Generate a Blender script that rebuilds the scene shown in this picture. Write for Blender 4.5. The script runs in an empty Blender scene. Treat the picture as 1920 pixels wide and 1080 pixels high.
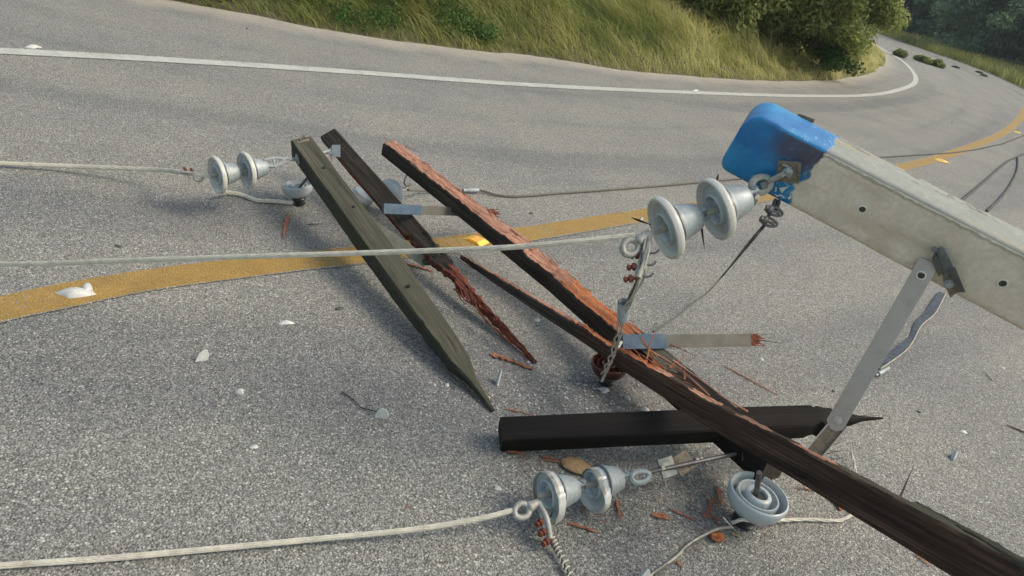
import bpy, math, random
import numpy as np
from mathutils import Vector, Matrix, noise
from mathutils.geometry import tessellate_polygon
random.seed(7); rng = np.random.default_rng(11)
sc = bpy.context.scene
R_ = math.radians

# ------------------------------------------------------------------ camera
F, ROLL, PITCH, HC = 1400.0, 15.0, 26.0, 1.5
cr, sr, cp, sp = math.cos(R_(ROLL)), math.sin(R_(ROLL)), math.cos(R_(PITCH)), math.sin(R_(PITCH))
r0, u0, fw = Vector((1,0,0)), Vector((0,sp,cp)), Vector((0,cp,-sp))
rt = r0*cr + u0*sr; up = r0*-sr + u0*cr
CAM = Vector((0,0,HC))
cd = bpy.data.cameras.new('camera'); cam = bpy.data.objects.new('camera', cd); sc.collection.objects.link(cam)
cd.sensor_width = 36; cd.lens = 36*F/1920; cd.clip_end = 3000; cd.clip_start = 0.05
cam.matrix_world = Matrix(((rt.x,up.x,-fw.x,CAM.x),(rt.y,up.y,-fw.y,CAM.y),(rt.z,up.z,-fw.z,CAM.z),(0,0,0,1)))
sc.camera = cam
# ------------------------------------------------------------------ light
SUN_EL, SUN_AZ = 48.0, 84.0          # azimuth clockwise from +Y
w = bpy.data.worlds.new('World'); sc.world = w; w.use_nodes = True
nt = w.node_tree; sky = nt.nodes.new('ShaderNodeTexSky'); sky.sky_type = 'NISHITA'; sky.sun_disc = False
sky.sun_elevation = R_(SUN_EL); sky.sun_rotation = R_(SUN_AZ); sky.air_density = 1.0; sky.dust_density = 2.5; sky.ozone_density = 1.0
tn = nt.nodes.new('ShaderNodeMix'); tn.data_type = 'RGBA'; tn.blend_type = 'MULTIPLY'; tn.inputs[0].default_value = 1; tn.inputs[7].default_value = (1.07, 1.01, .79, 1)   # sky light multiplied warm to set the white balance
nt.links.new(sky.outputs[0], tn.inputs[6]); nt.links.new(tn.outputs[2], nt.nodes['Background'].inputs[0]); nt.nodes['Background'].inputs[1].default_value = 0.15
sl = bpy.data.lights.new('sun', 'SUN'); sl.energy = 1.2; sl.angle = R_(20); sl.color = (1.0, 0.93, 0.82)
so = bpy.data.objects.new('sun', sl); sc.collection.objects.link(so)
sd = Vector((math.cos(R_(SUN_EL))*math.sin(R_(SUN_AZ)), math.cos(R_(SUN_EL))*math.cos(R_(SUN_AZ)), math.sin(R_(SUN_EL))))
so.rotation_euler = sd.to_track_quat('Z', 'Y').to_euler(); so.location = (6, 4, 8)
sc.view_settings.view_transform = 'Standard'; sc.view_settings.look = 'None'
sc.view_settings.exposure = .95; sc.view_settings.gamma = 1

def P(x, y, z=0.0):                  # the world point at height z seen at photo pixel (x, y)
    d = fw + rt*((x-960)/F) - up*((y-540)/F)
    return CAM + d*((z-HC)/d.z)
def PD(x, y, dep):
    return CAM + (fw + rt*((x-960)/F) - up*((y-540)/F))*dep

# ------------------------------------------------------------------ materials
def new_mat(name):
    m = bpy.data.materials.new(name); m.use_nodes = True
    t = m.node_tree; t.nodes.clear()
    o = t.nodes.new('ShaderNodeOutputMaterial'); b = t.nodes.new('ShaderNodeBsdfPrincipled')
    t.links.new(b.outputs[0], o.inputs[0]); return m, t, b
def nd(t, typ, **k):
    n = t.nodes.new(typ)
    for a, v in k.items():
        if a.startswith('i_'):
            key = a[2:]; key = int(key) if key.isdigit() else key.replace('_', ' ')
            n.inputs[key].default_value = v
        else: setattr(n, a, v)
    return n
def ramp(t, fac, stops, interp='LINEAR'):
    r = t.nodes.new('ShaderNodeValToRGB'); r.color_ramp.interpolation = interp
    els = r.color_ramp.elements
    while len(els) < len(stops): els.new(0.5)
    for e, (p, c) in zip(els, stops):
        e.position = p; e.color = (c[0], c[1], c[2], 1) if not isinstance(c, (int, float)) else (c, c, c, 1)
    t.links.new(fac, r.inputs[0]); return r.outputs[0]
def mix(t, fac, a, b, mode='MIX'):
    m = t.nodes.new('ShaderNodeMix'); m.data_type = 'RGBA'; m.blend_type = mode
    for s, v in ((m.inputs[0], fac), (m.inputs[6], a), (m.inputs[7], b)):
        if isinstance(v, (int, float)): s.default_value = v
        elif isinstance(v, tuple): s.default_value = (*v, 1)
        else: t.links.new(v, s)
    return m.outputs[2]
def math_(t, op, a, b=0.0, clamp=False):
    m = t.nodes.new('ShaderNodeMath'); m.operation = op; m.use_clamp = clamp
    for s, v in ((m.inputs[0], a), (m.inputs[1], b)):
        if isinstance(v, (int, float)): s.default_value = v
        else: t.links.new(v, s)
    return m.outputs[0]
def noise_(t, vec, scale, detail=4, rough=0.55, dist=0):
    n = nd(t, 'ShaderNodeTexNoise'); n.inputs['Scale'].default_value = scale; n.inputs['Detail'].default_value = detail
    n.inputs['Roughness'].default_value = rough; n.inputs['Distortion'].default_value = dist
    if vec is not None: t.links.new(vec, n.inputs['Vector'])
    return n
def bump(t, b, h, strength, dist, chain=None):
    n = t.nodes.new('ShaderNodeBump'); n.inputs['Strength'].default_value = strength; n.inputs['Distance'].default_value = dist
    t.links.new(h, n.inputs['Height'])
    if chain: t.links.new(chain, n.inputs['Normal'])
    t.links.new(n.outputs[0], b.inputs['Normal']); return n.outputs[0]
def attr(t, name):
    a = t.nodes.new('ShaderNodeAttribute'); a.attribute_name = name; return a
def vscale(t, vec, s):
    m = t.nodes.new('ShaderNodeMapping'); m.inputs['Scale'].default_value = s; t.links.new(vec, m.inputs[0]); return m.outputs[0]

def aggregate(t, b, pos):
    """exposed-stone asphalt: returns colour, sets bump"""
    v1 = nd(t, 'ShaderNodeTexVoronoi', i_Scale=165.0); t.links.new(pos, v1.inputs['Vector'])
    v2 = nd(t, 'ShaderNodeTexVoronoi', i_Scale=300.0); t.links.new(pos, v2.inputs['Vector'])
    sep = nd(t, 'ShaderNodeSeparateColor'); t.links.new(v1.outputs['Color'], sep.inputs[0])
    sep2 = nd(t, 'ShaderNodeSeparateColor'); t.links.new(v2.outputs['Color'], sep2.inputs[0])
    stone = ramp(t, sep.outputs[0], [(0, (.15,.147,.141)), (.3, (.215,.209,.199)), (.65, (.285,.277,.261)), (.9, (.36,.347,.323)), (1, (.54,.52,.48))])
    fine = ramp(t, sep2.outputs[1], [(0, (.08,.079,.077)), (.5, (.225,.219,.208)), (1, (.39,.376,.352))])
    pick = ramp(t, sep.outputs[1], [(.38, 0), (.42, 1)])
    c = mix(t, pick, fine, stone)
    gap = ramp(t, v1.outputs['Distance'], [(.42, 1), (.8, .52)])
    c = mix(t, 1.0, c, gap, 'MULTIPLY')
    h = math_(t, 'MULTIPLY', ramp(t, v1.outputs['Distance'], [(.1, 1), (.75, 0)]), sep.outputs[2])
    return c, h

# road
def road_mat():
    m, t, b = new_mat('asphalt')
    pos = nd(t, 'ShaderNodeNewGeometry').outputs['Position']
    c, h = aggregate(t, b, pos)
    big = noise_(t, pos, 1.1, 5, .6).outputs['Fac']
    c = mix(t, 1.0, c, ramp(t, big, [(.3, (.86,.87,.90)), (.5, (1,1,1)), (.7, (1.12,1.09,1.04))]), 'MULTIPLY')
    rd = attr(t, 'co').outputs['Vector']       # x: metres from the inner edge, y: metres along the road
    trk = noise_(t, vscale(t, rd, (1.6, .07, 1)), 1.0, 3, .5).outputs['Fac']
    c = mix(t, 1.0, c, ramp(t, trk, [(.30, (.76,.77,.81)), (.48, (1.0,1.0,1.0)), (.75, (1.1,1.08,1.04))]), 'MULTIPLY')
    sx = nd(t, 'ShaderNodeSeparateXYZ'); t.links.new(rd, sx.inputs[0])
    dust = math_(t, 'ADD', sx.outputs[0], math_(t, 'MULTIPLY', noise_(t, pos, 3.0).outputs['Fac'], .8))
    c = mix(t, ramp(t, dust, [(.35, 0.75), (1.0, 0.0)]), c, (.42,.375,.31))
    t.links.new(c, b.inputs['Base Color']); b.inputs['Roughness'].default_value = .82
    b.inputs['Specular IOR Level'].default_value = .35
    bump(t, b, h, .85, .006)
    return m
def paint_mat(name, col, wear):
    m, t, b = new_mat(name)
    pos = nd(t, 'ShaderNodeNewGeometry').outputs['Position']
    c, h = aggregate(t, b, pos)
    g = nd(t, 'ShaderNodeRGBToBW'); t.links.new(c, g.inputs[0])
    shade = ramp(t, g.outputs[0], [(0, .45), (.22, .9), (.5, 1.2)])
    pc = mix(t, 1.0, col, shade, 'MULTIPLY')
    pc = mix(t, 1.0, pc, ramp(t, noise_(t, pos, 9, 4).outputs['Fac'], [(.3, .85), (.7, 1.08)]), 'MULTIPLY')
    n = noise_(t, pos, 90, 5, .7).outputs['Fac']
    n2 = noise_(t, pos, 4, 3, .6).outputs['Fac']
    rd = attr(t, 'co').outputs['Vector']; sx = nd(t, 'ShaderNodeSeparateXYZ'); t.links.new(rd, sx.inputs[0])
    edge = ramp(t, math_(t, 'ABSOLUTE', sx.outputs[0]), [(.84, 0), (1, .35)])
    f = math_(t, 'ADD', math_(t, 'ADD', n, math_(t, 'MULTIPLY', n2, .5)), edge)
    t.links.new(mix(t, ramp(t, f, [(wear, 0), (wear+.07, 1)]), pc, c), b.inputs['Base Color'])
    b.inputs['Roughness'].default_value = .7; bump(t, b, h, .6, .005)
    return m
M = {}
M['asphalt'] = road_mat()
M['yellow'] = paint_mat('yellow_paint', (.335,.205,.05), .87)
M['white'] = paint_mat('white_paint', (.50,.50,.47), .86)

def simple(name, col, rough=.6, metal=0.0, var=.15, vs=30, bs=0.0, bscale=60, spec=.5, dirt=None, dirt_s=12, coord='pos', dirt_lo=.5):
    m, t, b = new_mat(name)
    pos = attr(t, 'co').outputs['Vector'] if coord == 'co' else nd(t, 'ShaderNodeNewGeometry').outputs['Position']
    n = noise_(t, pos, vs, 5, .6).outputs['Fac']
    c = mix(t, 1.0, col, ramp(t, n, [(.3, 1-var), (.7, 1+var)]), 'MULTIPLY')
    if dirt:
        c = mix(t, ramp(t, noise_(t, pos, dirt_s, 6, .65).outputs['Fac'], [(dirt_lo, 0), (dirt_lo+.2, .85)]), c, dirt)
    t.links.new(c, b.inputs['Base Color'])
    b.inputs['Metallic'].default_value = metal; b.inputs['Specular IOR Level'].default_value = spec
    rr = ramp(t, noise_(t, pos, vs*.7, 3).outputs['Fac'], [(.3, max(.05, rough-.1)), (.7, min(1, rough+.1))])
    t.links.new(rr, b.inputs['Roughness'])
    if bs: bump(t, b, noise_(t, pos, bscale, 6, .65).outputs['Fac'], bs, .004)
    return m
M['porcelain'] = simple('grey_porcelain', (.36,.40,.425), .22, var=.05, vs=20, dirt=(.30,.30,.29), dirt_s=14, dirt_lo=.52, bs=.04)
M['porcelain_rim'] = simple('dusty_porcelain_rim', (.46,.455,.43), .32, var=.08, vs=60, dirt=(.36,.35,.33), dirt_s=30, dirt_lo=.55, bs=.08)
M['brown_porcelain'] = simple('brown_porcelain', (.060,.017,.011), .22, var=.2, bs=.05)
M['black'] = simple('black_tape', (.018,.018,.02), .35, var=.3, bs=.1)
M['shard'] = simple('broken_porcelain', (.46,.465,.46), .4, var=.08, vs=80, bs=.15, bscale=120, dirt=(.4,.38,.35), dirt_s=60)
M['galv'] = simple('galvanized_steel', (.29,.325,.345), .5, .25, var=.18, vs=70, bs=.12, bscale=220, dirt=(.28,.29,.30), dirt_s=40, dirt_lo=.5)
M['alu'] = simple('cast_aluminium', (.33,.32,.295), .55, .25, var=.15, vs=50, bs=.12, bscale=160, dirt=(.2,.19,.18), dirt_s=40)
M['dark_steel'] = simple('dark_steel', (.13,.135,.14), .5, .7, var=.3, bs=.15, bscale=150, dirt=(.16,.09,.05), dirt_s=60)
M['rusty'] = simple('rusted_steel', (.13,.035,.018), .85, 0, var=.45, vs=140, bs=.4, bscale=200)
M['old_plate'] = simple('weathered_plate', (.20,.17,.125), .75, .2, var=.3, vs=90, bs=.25, bscale=150, dirt=(.11,.06,.03), dirt_s=50)
M['galvbar'] = simple('dull_brace_steel', (.42,.375,.34), .65, .05, var=.08, vs=14, bs=.06, bscale=200, dirt=(.33,.27,.225), dirt_s=18, dirt_lo=.55)
M['greybar'] = simple('grey_painted_bar', (.115,.108,.093), .85, 0, var=.15, vs=25, bs=.15, bscale=100)
M['bluebar'] = simple('blue_painted_bar', (.045,.085,.14), .7, 0, var=.25, vs=30, bs=.1, bscale=100, dirt=(.085,.11,.12), dirt_s=24, dirt_lo=.5)
M['strand'] = simple('conductor_strand', (.50,.47,.405), .6, .0, var=.2, vs=40, dirt=(.30,.27,.22), dirt_s=25, dirt_lo=.58)
M['greywire'] = simple('grey_wire', (.075,.073,.07), .7, 0.0, var=.2, vs=60)
M['darkwire'] = simple('dark_wire', (.03,.031,.036), .7, 0.0, var=.2)
M['reflector'] = simple('amber_reflector', (.80,.36,.03), .3, 0, var=.1, vs=100)
M['reflector_side'] = simple('yellow_reflector_lens', (.85,.55,.08), .18, 0, var=.1, vs=150)
M['stone'] = simple('dark_stone', (.07,.07,.068), .8, bs=.3, bscale=200)
M['tan'] = simple('tan_wood_end', (.36,.24,.13), .8, var=.3, vs=60, bs=.4, bscale=120, dirt=(.15,.085,.045), dirt_s=45)
M['splinter'] = simple('fresh_splinter', (.27,.115,.068), .8, var=.4, vs=70, bs=.5, bscale=200, dirt=(.11,.035,.02), dirt_s=50, dirt_lo=.52)
M['dark_splinter'] = simple('dark_splinter', (.055,.022,.017), .85, var=.4, vs=70)
M['tail'] = simple('grey_strand', (.36,.33,.28), .6, .1, var=.25, vs=60, dirt=(.18,.16,.14), dirt_s=40)
M['soil'] = simple('soil', (.10,.085,.045), .95, var=.3, vs=4, bs=.6, bscale=12)
M['bark'] = simple('bark', (.09,.07,.05), .9, var=.4, vs=12, bs=.8, bscale=20)

def wood(name, cols, mossy=None, grain=1.0, bs=.5):
    m, t, b = new_mat(name)
    co = attr(t, 'co').outputs['Vector']              # x: along the beam, y/z: across
    g = noise_(t, vscale(t, co, (3, 110*grain, 110*grain)), 1.0, 6, .65, .3).outputs['Fac']
    g2 = noise_(t, vscale(t, co, (1.6, 28, 28)), 1.0, 4, .6).outputs['Fac']
    c = ramp(t, g, [(.28, cols[0]), (.5, cols[1]), (.74, cols[2])])
    c = mix(t, 1.0, c, ramp(t, g2, [(.3, (.62,.60,.60)), (.7, (1.35,1.3,1.25))]), 'MULTIPLY')
    if mossy: c = mix(t, ramp(t, noise_(t, vscale(t, co, (4, 22, 22)), 1, 5, .6).outputs['Fac'], [(.4, 0), (.62, .85)]), c, mossy)
    crack = ramp(t, noise_(t, vscale(t, co, (1.3, 60, 60)), 1.7, 3, .5).outputs['Fac'], [(.30, .12), (.36, 1)])
    c = mix(t, 1.0, c, crack, 'MULTIPLY')
    t.links.new(c, b.inputs['Base Color']); b.inputs['Roughness'].default_value = .82
    b.inputs['Specular IOR Level'].default_value = .25
    bump(t, b, math_(t, 'MULTIPLY', g, crack), bs, .006)
    return m
M['w_green'] = wood('mossy_weathered_wood', [(.018,.017,.014), (.040,.039,.031), (.080,.077,.062)], (.036,.038,.026))  # darker copy of the top wood, side-face shade put into the colour
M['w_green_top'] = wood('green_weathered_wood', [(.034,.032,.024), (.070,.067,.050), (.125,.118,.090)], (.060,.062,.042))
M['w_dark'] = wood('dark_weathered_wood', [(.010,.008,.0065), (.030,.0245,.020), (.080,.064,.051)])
M['w_brown'] = wood('brown_weathered_wood', [(.010,.005,.004), (.040,.023,.016), (.105,.062,.044)])
M['w_black'] = wood('unlit_black_wood', [(.005,.004,.004), (.008,.006,.006), (.017,.012,.010)])  # near black: the shade of unlit faces is put into the wood colour
M['w_grey'] = wood('grey_weathered_wood', [(.045,.042,.034), (.085,.080,.066), (.14,.13,.105)])
M['w_fresh'] = wood('fresh_split_wood', [(.15,.065,.043), (.34,.175,.125), (.48,.29,.215)], None, .8, 1.0)
M['w_orange'] = wood('orange_split_wood', [(.13,.035,.015), (.32,.115,.05), (.48,.21,.10)], None, .8, 1.0)
M['w_red'] = wood('red_split_wood', [(.035,.010,.007), (.13,.038,.024), (.30,.105,.068)], None, .8, 1.0)

def concrete_mat(name, base, dirtc, stain):
    m, t, b = new_mat(name)
    co = attr(t, 'co').outputs['Vector']
    n1 = noise_(t, co, 9, 6, .6).outputs['Fac']; n2 = noise_(t, co, 70, 5, .6).outputs['Fac']
    c = mix(t, 1.0, base, ramp(t, n2, [(.3, .84), (.7, 1.10)]), 'MULTIPLY')
    c = mix(t, ramp(t, n1, [(.42, 0), (.68, .75)]), c, dirtc)
    pits = ramp(t, nd_vor(t, co, 85), [(.06, 0), (.11, 1)])
    c = mix(t, 1.0, c, mix(t, pits, (.45,.43,.38), (1.,1.,1.)), 'MULTIPLY')
    # blue paint on the first 21 cm (co.x), with ragged margin, scratches and a rust-brown stain
    sx = nd(t, 'ShaderNodeSeparateXYZ'); t.links.new(co, sx.inputs[0])
    rag = math_(t, 'ADD', sx.outputs[0], math_(t, 'MULTIPLY', math_(t, 'SUBTRACT', noise_(t, co, 15, 3, .5).outputs['Fac'], .5), .085))
    rag = math_(t, 'SUBTRACT', rag, math_(t, 'MULTIPLY', sx.outputs[1], .12))
    isblue = ramp(t, rag, [(.214, 1), (.216, 0)])
    blue = ramp(t, noise_(t, co, 16, 5, .6).outputs['Fac'], [(.3, (.003,.095,.30)), (.7, (.010,.175,.43))])
    blue = mix(t, ramp(t, noise_(t, co, 7, 4, .6).outputs['Fac'], [(.42, 0), (.66, .8)]), blue, (.02,.23,.45))
    blue = mix(t, ramp(t, noise_(t, vscale(t, co, (14, 70, 70)), 1.0, 6, .7).outputs['Fac'], [(.56, 0), (.68, .55)]), blue, (.035,.09,.19))
    chips = ramp(t, math_(t, 'ADD', noise_(t, co, 60, 5, .7).outputs['Fac'], math_(t, 'MULTIPLY', sx.outputs[0], .75)), [(.715, 0), (.73, 1)])
    blue = mix(t, math_(t, 'MULTIPLY', chips, .8), blue, (.20,.33,.50))
    sy = sx.outputs[1]
    # stain patch : s in .08-.2 , height .02-.09
    st = math_(t, 'MULTIPLY', ramp(t, sx.outputs[0], [(.07, 0), (.12, .8), (.225, 1), (.26, 0)]),
               ramp(t, math_(t, 'ADD', sy, .5), [(.49, 0), (.54, 1), (.588, 1), (.594, 0)]))
    st = math_(t, 'MULTIPLY', st, ramp(t, noise_(t, vscale(t, co, (60, 6, 60)), 1.6, 4, .6).outputs['Fac'], [(.3, .75), (.55, 1)]))
    blue = mix(t, math_(t, 'MULTIPLY', st, stain), blue, (.070,.042,.034))
    cav = math_(t, 'MULTIPLY', ramp(t, noise_(t, vscale(t, co, (16, 60, 60)), 1.0, 5, .65).outputs['Fac'], [(.545, 0), (.59, 1)]), ramp(t, math_(t, 'ADD', math_(t, 'MULTIPLY', sx.outputs[2], -1), .5), [(.57, 0), (.60, .9)]))
    c = mix(t, cav, c, (.10,.10,.095))
    rust = math_(t, 'MULTIPLY', ramp(t, noise_(t, vscale(t, co, (3, 14, 14)), 1.0, 5, .6).outputs['Fac'], [(.52, 0), (.70, .6)]), .8)
    c = mix(t, rust, c, (.36,.27,.175))
    if stain > .5:
        ed = math_(t, 'ADD', math_(t, 'ADD', sy, .5), math_(t, 'MULTIPLY', math_(t, 'SUBTRACT', noise_(t, co, 40, 5, .7).outputs['Fac'], .5), .022))
        c = mix(t, ramp(t, ed, [(.579, 0), (.583, .9)]), c, (.66,.60,.51))
        c = mix(t, ramp(t, ed, [(.572, 0), (.577, .8), (.580, 0)]), c, (.13,.10,.07))
    c = mix(t, isblue, c, blue)
    t.links.new(c, b.inputs['Base Color'])
    t.links.new(mix(t, isblue, (.85,)*3, (.42,)*3), b.inputs['Roughness'])
    h = math_(t, 'ADD', math_(t, 'MULTIPLY', n2, .5), math_(t, 'ADD', pits, math_(t, 'MULTIPLY', isblue, .5)))
    bump(t, b, h, .35, .003)
    return m
def nd_vor(t, v, s):
    n = nd(t, 'ShaderNodeTexVoronoi', i_Scale=float(s)); t.links.new(v, n.inputs['Vector']); return n.outputs['Distance']
M['concrete'] = concrete_mat('beige_concrete', (.67,.58,.475), (.50,.425,.325), .95)  # face colour raised to make up for the shade on it
M['concrete_top'] = concrete_mat('darkened_top_concrete', (.27,.28,.265), (.21,.215,.195), 0.0)  # top colour lowered against the sun it catches, evening it with the face

def leaf_mat(name, stops, trans=.35, rough=.55):
    m, t, b = new_mat(name)
    c = ramp(t, attr(t, 'tint').outputs['Fac'], stops)
    t.links.new(c, b.inputs['Base Color']); b.inputs['Roughness'].default_value = rough; b.inputs['Specular IOR Level'].default_value = .25
    tr = nd(t, 'ShaderNodeBsdfTranslucent'); t.links.new(c, tr.inputs[0])
    mx = nd(t, 'ShaderNodeMixShader'); mx.inputs[0].default_value = trans
    t.links.new(b.outputs[0], mx.inputs[1]); t.links.new(tr.outputs[0], mx.inputs[2])
    t.links.new(mx.outputs[0], [n for n in t.nodes if n.type == 'OUTPUT_MATERIAL'][0].inputs[0])
    return m
M['grass'] = leaf_mat('grass', [(0, (.07,.11,.022)), (.3, (.18,.21,.05)), (.6, (.35,.34,.12)), (1, (.58,.54,.26))], .45)
M['leaf'] = leaf_mat('leaf_olive', [(0, (.07,.095,.022)), (.5, (.18,.215,.06)), (1, (.38,.40,.14))], .5)
M['leaf_dark_haze'] = leaf_mat('leaf_dark_haze', [(0, (.04,.085,.058)), (.5, (.10,.165,.105)), (1, (.23,.30,.16))], .45)  # bluish, lightened leaves: some distance haze is put into the colour
M['weed'] = leaf_mat('weed', [(0, (.02,.05,.01)), (.5, (.05,.10,.018)), (1, (.13,.21,.045))], .35)

# ------------------------------------------------------------------ mesh builder
class MB:
    def __init__(s): s.v = []; s.f = []; s.m = []; s.c = []
    def add(s, vs, fs, mi=0, cs=None):
        o = len(s.v); s.v += [Vector(v) for v in vs]; s.c += [tuple(c) for c in (cs if cs else vs)]
        s.f += [tuple(i+o for i in f) for f in fs]
        s.m += mi if isinstance(mi, list) else [mi]*len(fs)
    def box(s, c, ax, ay, az, mi=0):
        c, ax, ay, az = Vector(c), Vector(ax), Vector(ay), Vector(az)
        vs = [c+ax*i+ay*j+az*k for i in (-1,1) for j in (-1,1) for k in (-1,1)]
        s.add(vs, [(0,1,3,2),(4,6,7,5),(0,4,5,1),(2,3,7,6),(0,2,6,4),(1,5,7,3)], mi)
    def tube(s, pts, r, n=8, mi=0, cap=True, cs0=0.0):
        pts = [Vector(p) for p in pts]; N = len(pts)
        rs = r if isinstance(r, (list, tuple)) else [r]*N
        t0 = (pts[1]-pts[0]).normalized(); a = t0.orthogonal().normalized()
        vs = []; cs = []; L = cs0
        for i, p in enumerate(pts):
            t = (pts[min(i+1,N-1)]-pts[max(i-1,0)]).normalized()
            a = (a - t*a.dot(t)).normalized(); b = t.cross(a)
            if i: L += (p-pts[i-1]).length
            for k in range(n):
                th = 2*math.pi*k/n; vs.append(p + (a*math.cos(th)+b*math.sin(th))*rs[i]); cs.append((L, rs[i]*math.cos(th), rs[i]*math.sin(th)))
        fs = [(i*n+k, i*n+(k+1)%n, (i+1)*n+(k+1)%n, (i+1)*n+k) for i in range(N-1) for k in range(n)]
        if cap: fs += [tuple(range(n))[::-1], tuple((N-1)*n+k for k in range(n))]
        s.add(vs, fs, mi, cs)
    def lathe(s, prof, o, ax, n=40, mi=0, cut=None, ref=None, caps=True):
        """prof: (radius, t[, material]) from o along ax; cut(theta) limits the radius (broken rims)"""
        o, ax = Vector(o), Vector(ax).normalized(); a = (Vector(ref)-ax*Vector(ref).dot(ax)).normalized() if ref else ax.orthogonal().normalized(); b = ax.cross(a)
        vs = []
        for q in prof:
            for k in range(n):
                th = 2*math.pi*k/n; r = q[0]
                if cut: r = min(r, cut(th))
                vs.append(o + ax*q[1] + (a*math.cos(th)+b*math.sin(th))*r)
        fs = []; ms = []
        for i in range(len(prof)-1):
            mm = prof[i+1][2] if len(prof[i+1]) > 2 else mi
            for k in range(n): fs.append((i*n+k, i*n+(k+1)%n, (i+1)*n+(k+1)%n, (i+1)*n+k)); ms.append(mm)
        if caps: fs.append(tuple(range(n))[::-1]); ms.append(ms[0]); fs.append(tuple((len(prof)-1)*n+k for k in range(n))); ms.append(ms[-2])
        s.add(vs, fs, ms)
    def prism(s, poly, o, ax, ay, th, mi=0, bev=0.0):
        o, ax, ay = Vector(o), Vector(ax).normalized(), Vector(ay).normalized(); az = ax.cross(ay)
        n = len(poly); vs = [o+ax*p[0]+ay*p[1]+az*(k*th/2) for k in (-1,1) for p in poly]
        fs = [(i, (i+1)%n, n+(i+1)%n, n+i) for i in range(n)]
        for tri in tessellate_polygon([[Vector((p[0],p[1],0)) for p in poly]]):
            fs.append(tuple(tri)); fs.append(tuple(n+i for i in tri)[::-1])
        s.add(vs, fs, mi)
    def rock(s, c, sx, sy, sz, seed=0, mi=0, rot=0, tilt=None, sub=2, amp=.28):
        import bmesh
        bm = bmesh.new(); bmesh.ops.create_icosphere(bm, subdivisions=sub, radius=1)
        vs = []
        for v in bm.verts:
            p = v.co.copy(); k = 1 + amp*noise.noise(p*1.7+Vector((seed*3.1, seed, 0)))+amp*.5*noise.noise(p*4+Vector((seed,0,7)))
            p = Vector((p.x*sx*k, p.y*sy*k, p.z*sz*k)); p = Matrix.Rotation(tilt or 0, 3, 'X') @ p
            p = Matrix.Rotation(rot, 3, 'Z') @ p; vs.append(Vector(c)+p)
        fs = [tuple(v.index for v in f.verts) for f in bm.faces]; bm.free(); s.add(vs, fs, mi)

def empty(name, loc, label, cat, group=None):
    o = bpy.data.objects.new(name, None); sc.collection.objects.link(o); o.location = loc; o.empty_display_size = .05
    o['label'] = label; o['category'] = cat
    if group: o['group'] = group
    return o
def build(mb, name, mats, parent=None, smooth=True, angle=40, loc=None, bevel=0, recalc=True, label=None):
    org = parent.location if parent is not None and parent.type == 'EMPTY' else (Vector(loc) if loc else (Vector(parent['org']) if parent is not None else (sum(mb.v, Vector())/len(mb.v) if mb.v else Vector())))
    org = Vector(org)
    me = bpy.data.meshes.new(name); me.from_pydata([v-org for v in mb.v], [], mb.f)
    for m in mats if isinstance(mats, list) else [mats]: me.materials.append(M[m])
    me.polygons.foreach_set('material_index', mb.m)
    a = me.attributes.new('co', 'FLOAT_VECTOR', 'POINT'); a.data.foreach_set('vector', np.array(mb.c, dtype=np.float32).ravel())
    me.validate(clean_customdata=False)
    if recalc:
        import bmesh
        bm = bmesh.new(); bm.from_mesh(me); bmesh.ops.recalc_face_normals(bm, faces=bm.faces); bm.to_mesh(me); bm.free()
    if smooth: me.polygons.foreach_set('use_smooth', [True]*len(me.polygons)); me.set_sharp_from_angle(angle=R_(angle))
    o = bpy.data.objects.new(name, me); sc.collection.objects.link(o)
    if parent is None: o.location = org
    elif parent.type == 'EMPTY': o.parent = parent
    else: o.parent = parent
    o['org'] = tuple(org)
    if bevel:
        md = o.modifiers.new('bevel', 'BEVEL'); md.width = bevel; md.segments = 2; md.limit_method = 'ANGLE'
    if label: o['label'] = label
    return o
def tag(o, label, cat, group=None):
    o['label'] = label; o['category'] = cat
    if group: o['group'] = group
    return o
def npmesh(name, verts, quads, mat, tint=None, kind=None, parent=None, org=(0,0,0), loc=None):
    me = bpy.data.meshes.new(name); nv, nf = len(verts), len(quads); k = quads.shape[1]
    me.vertices.add(nv); me.vertices.foreach_set('co', (verts-np.array(org)).astype(np.float32).ravel())
    me.loops.add(nf*k); me.loops.foreach_set('vertex_index', quads.astype(np.int32).ravel())
    me.polygons.add(nf); me.polygons.foreach_set('loop_start', np.arange(nf, dtype=np.int32)*k)
    try: me.polygons.foreach_set('loop_total', np.full(nf, k, dtype=np.int32))
    except Exception: pass
    me.update(calc_edges=True); me.materials.append(M[mat])
    if tint is not None:
        a = me.attributes.new('tint', 'FLOAT', 'POINT'); a.data.foreach_set('value', tint.astype(np.float32))
    o = bpy.data.objects.new(name, me); sc.collection.objects.link(o)
    if parent is not None: o.parent = parent
    else: o.location = org
    if kind: o['kind'] = kind
    return o
def spline(pts, n=10):
    pts = [Vector(p) for p in pts]
    if len(pts) == 2: return [pts[0].lerp(pts[1], i/n) for i in range(n+1)]
    q = [pts[0]*2-pts[1]] + pts + [pts[-1]*2-pts[-2]]; out = []
    for i in range(1, len(q)-2):
        for k in range(n):
            t = k/n; a, b, c, d = q[i-1], q[i], q[i+1], q[i+2]
            out.append(.5*((2*b)+(c-a)*t+(2*a-5*b+4*c-d)*t*t+(3*b-a-3*c+d)*t**3))
    out.append(pts[-1]); return out

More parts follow.
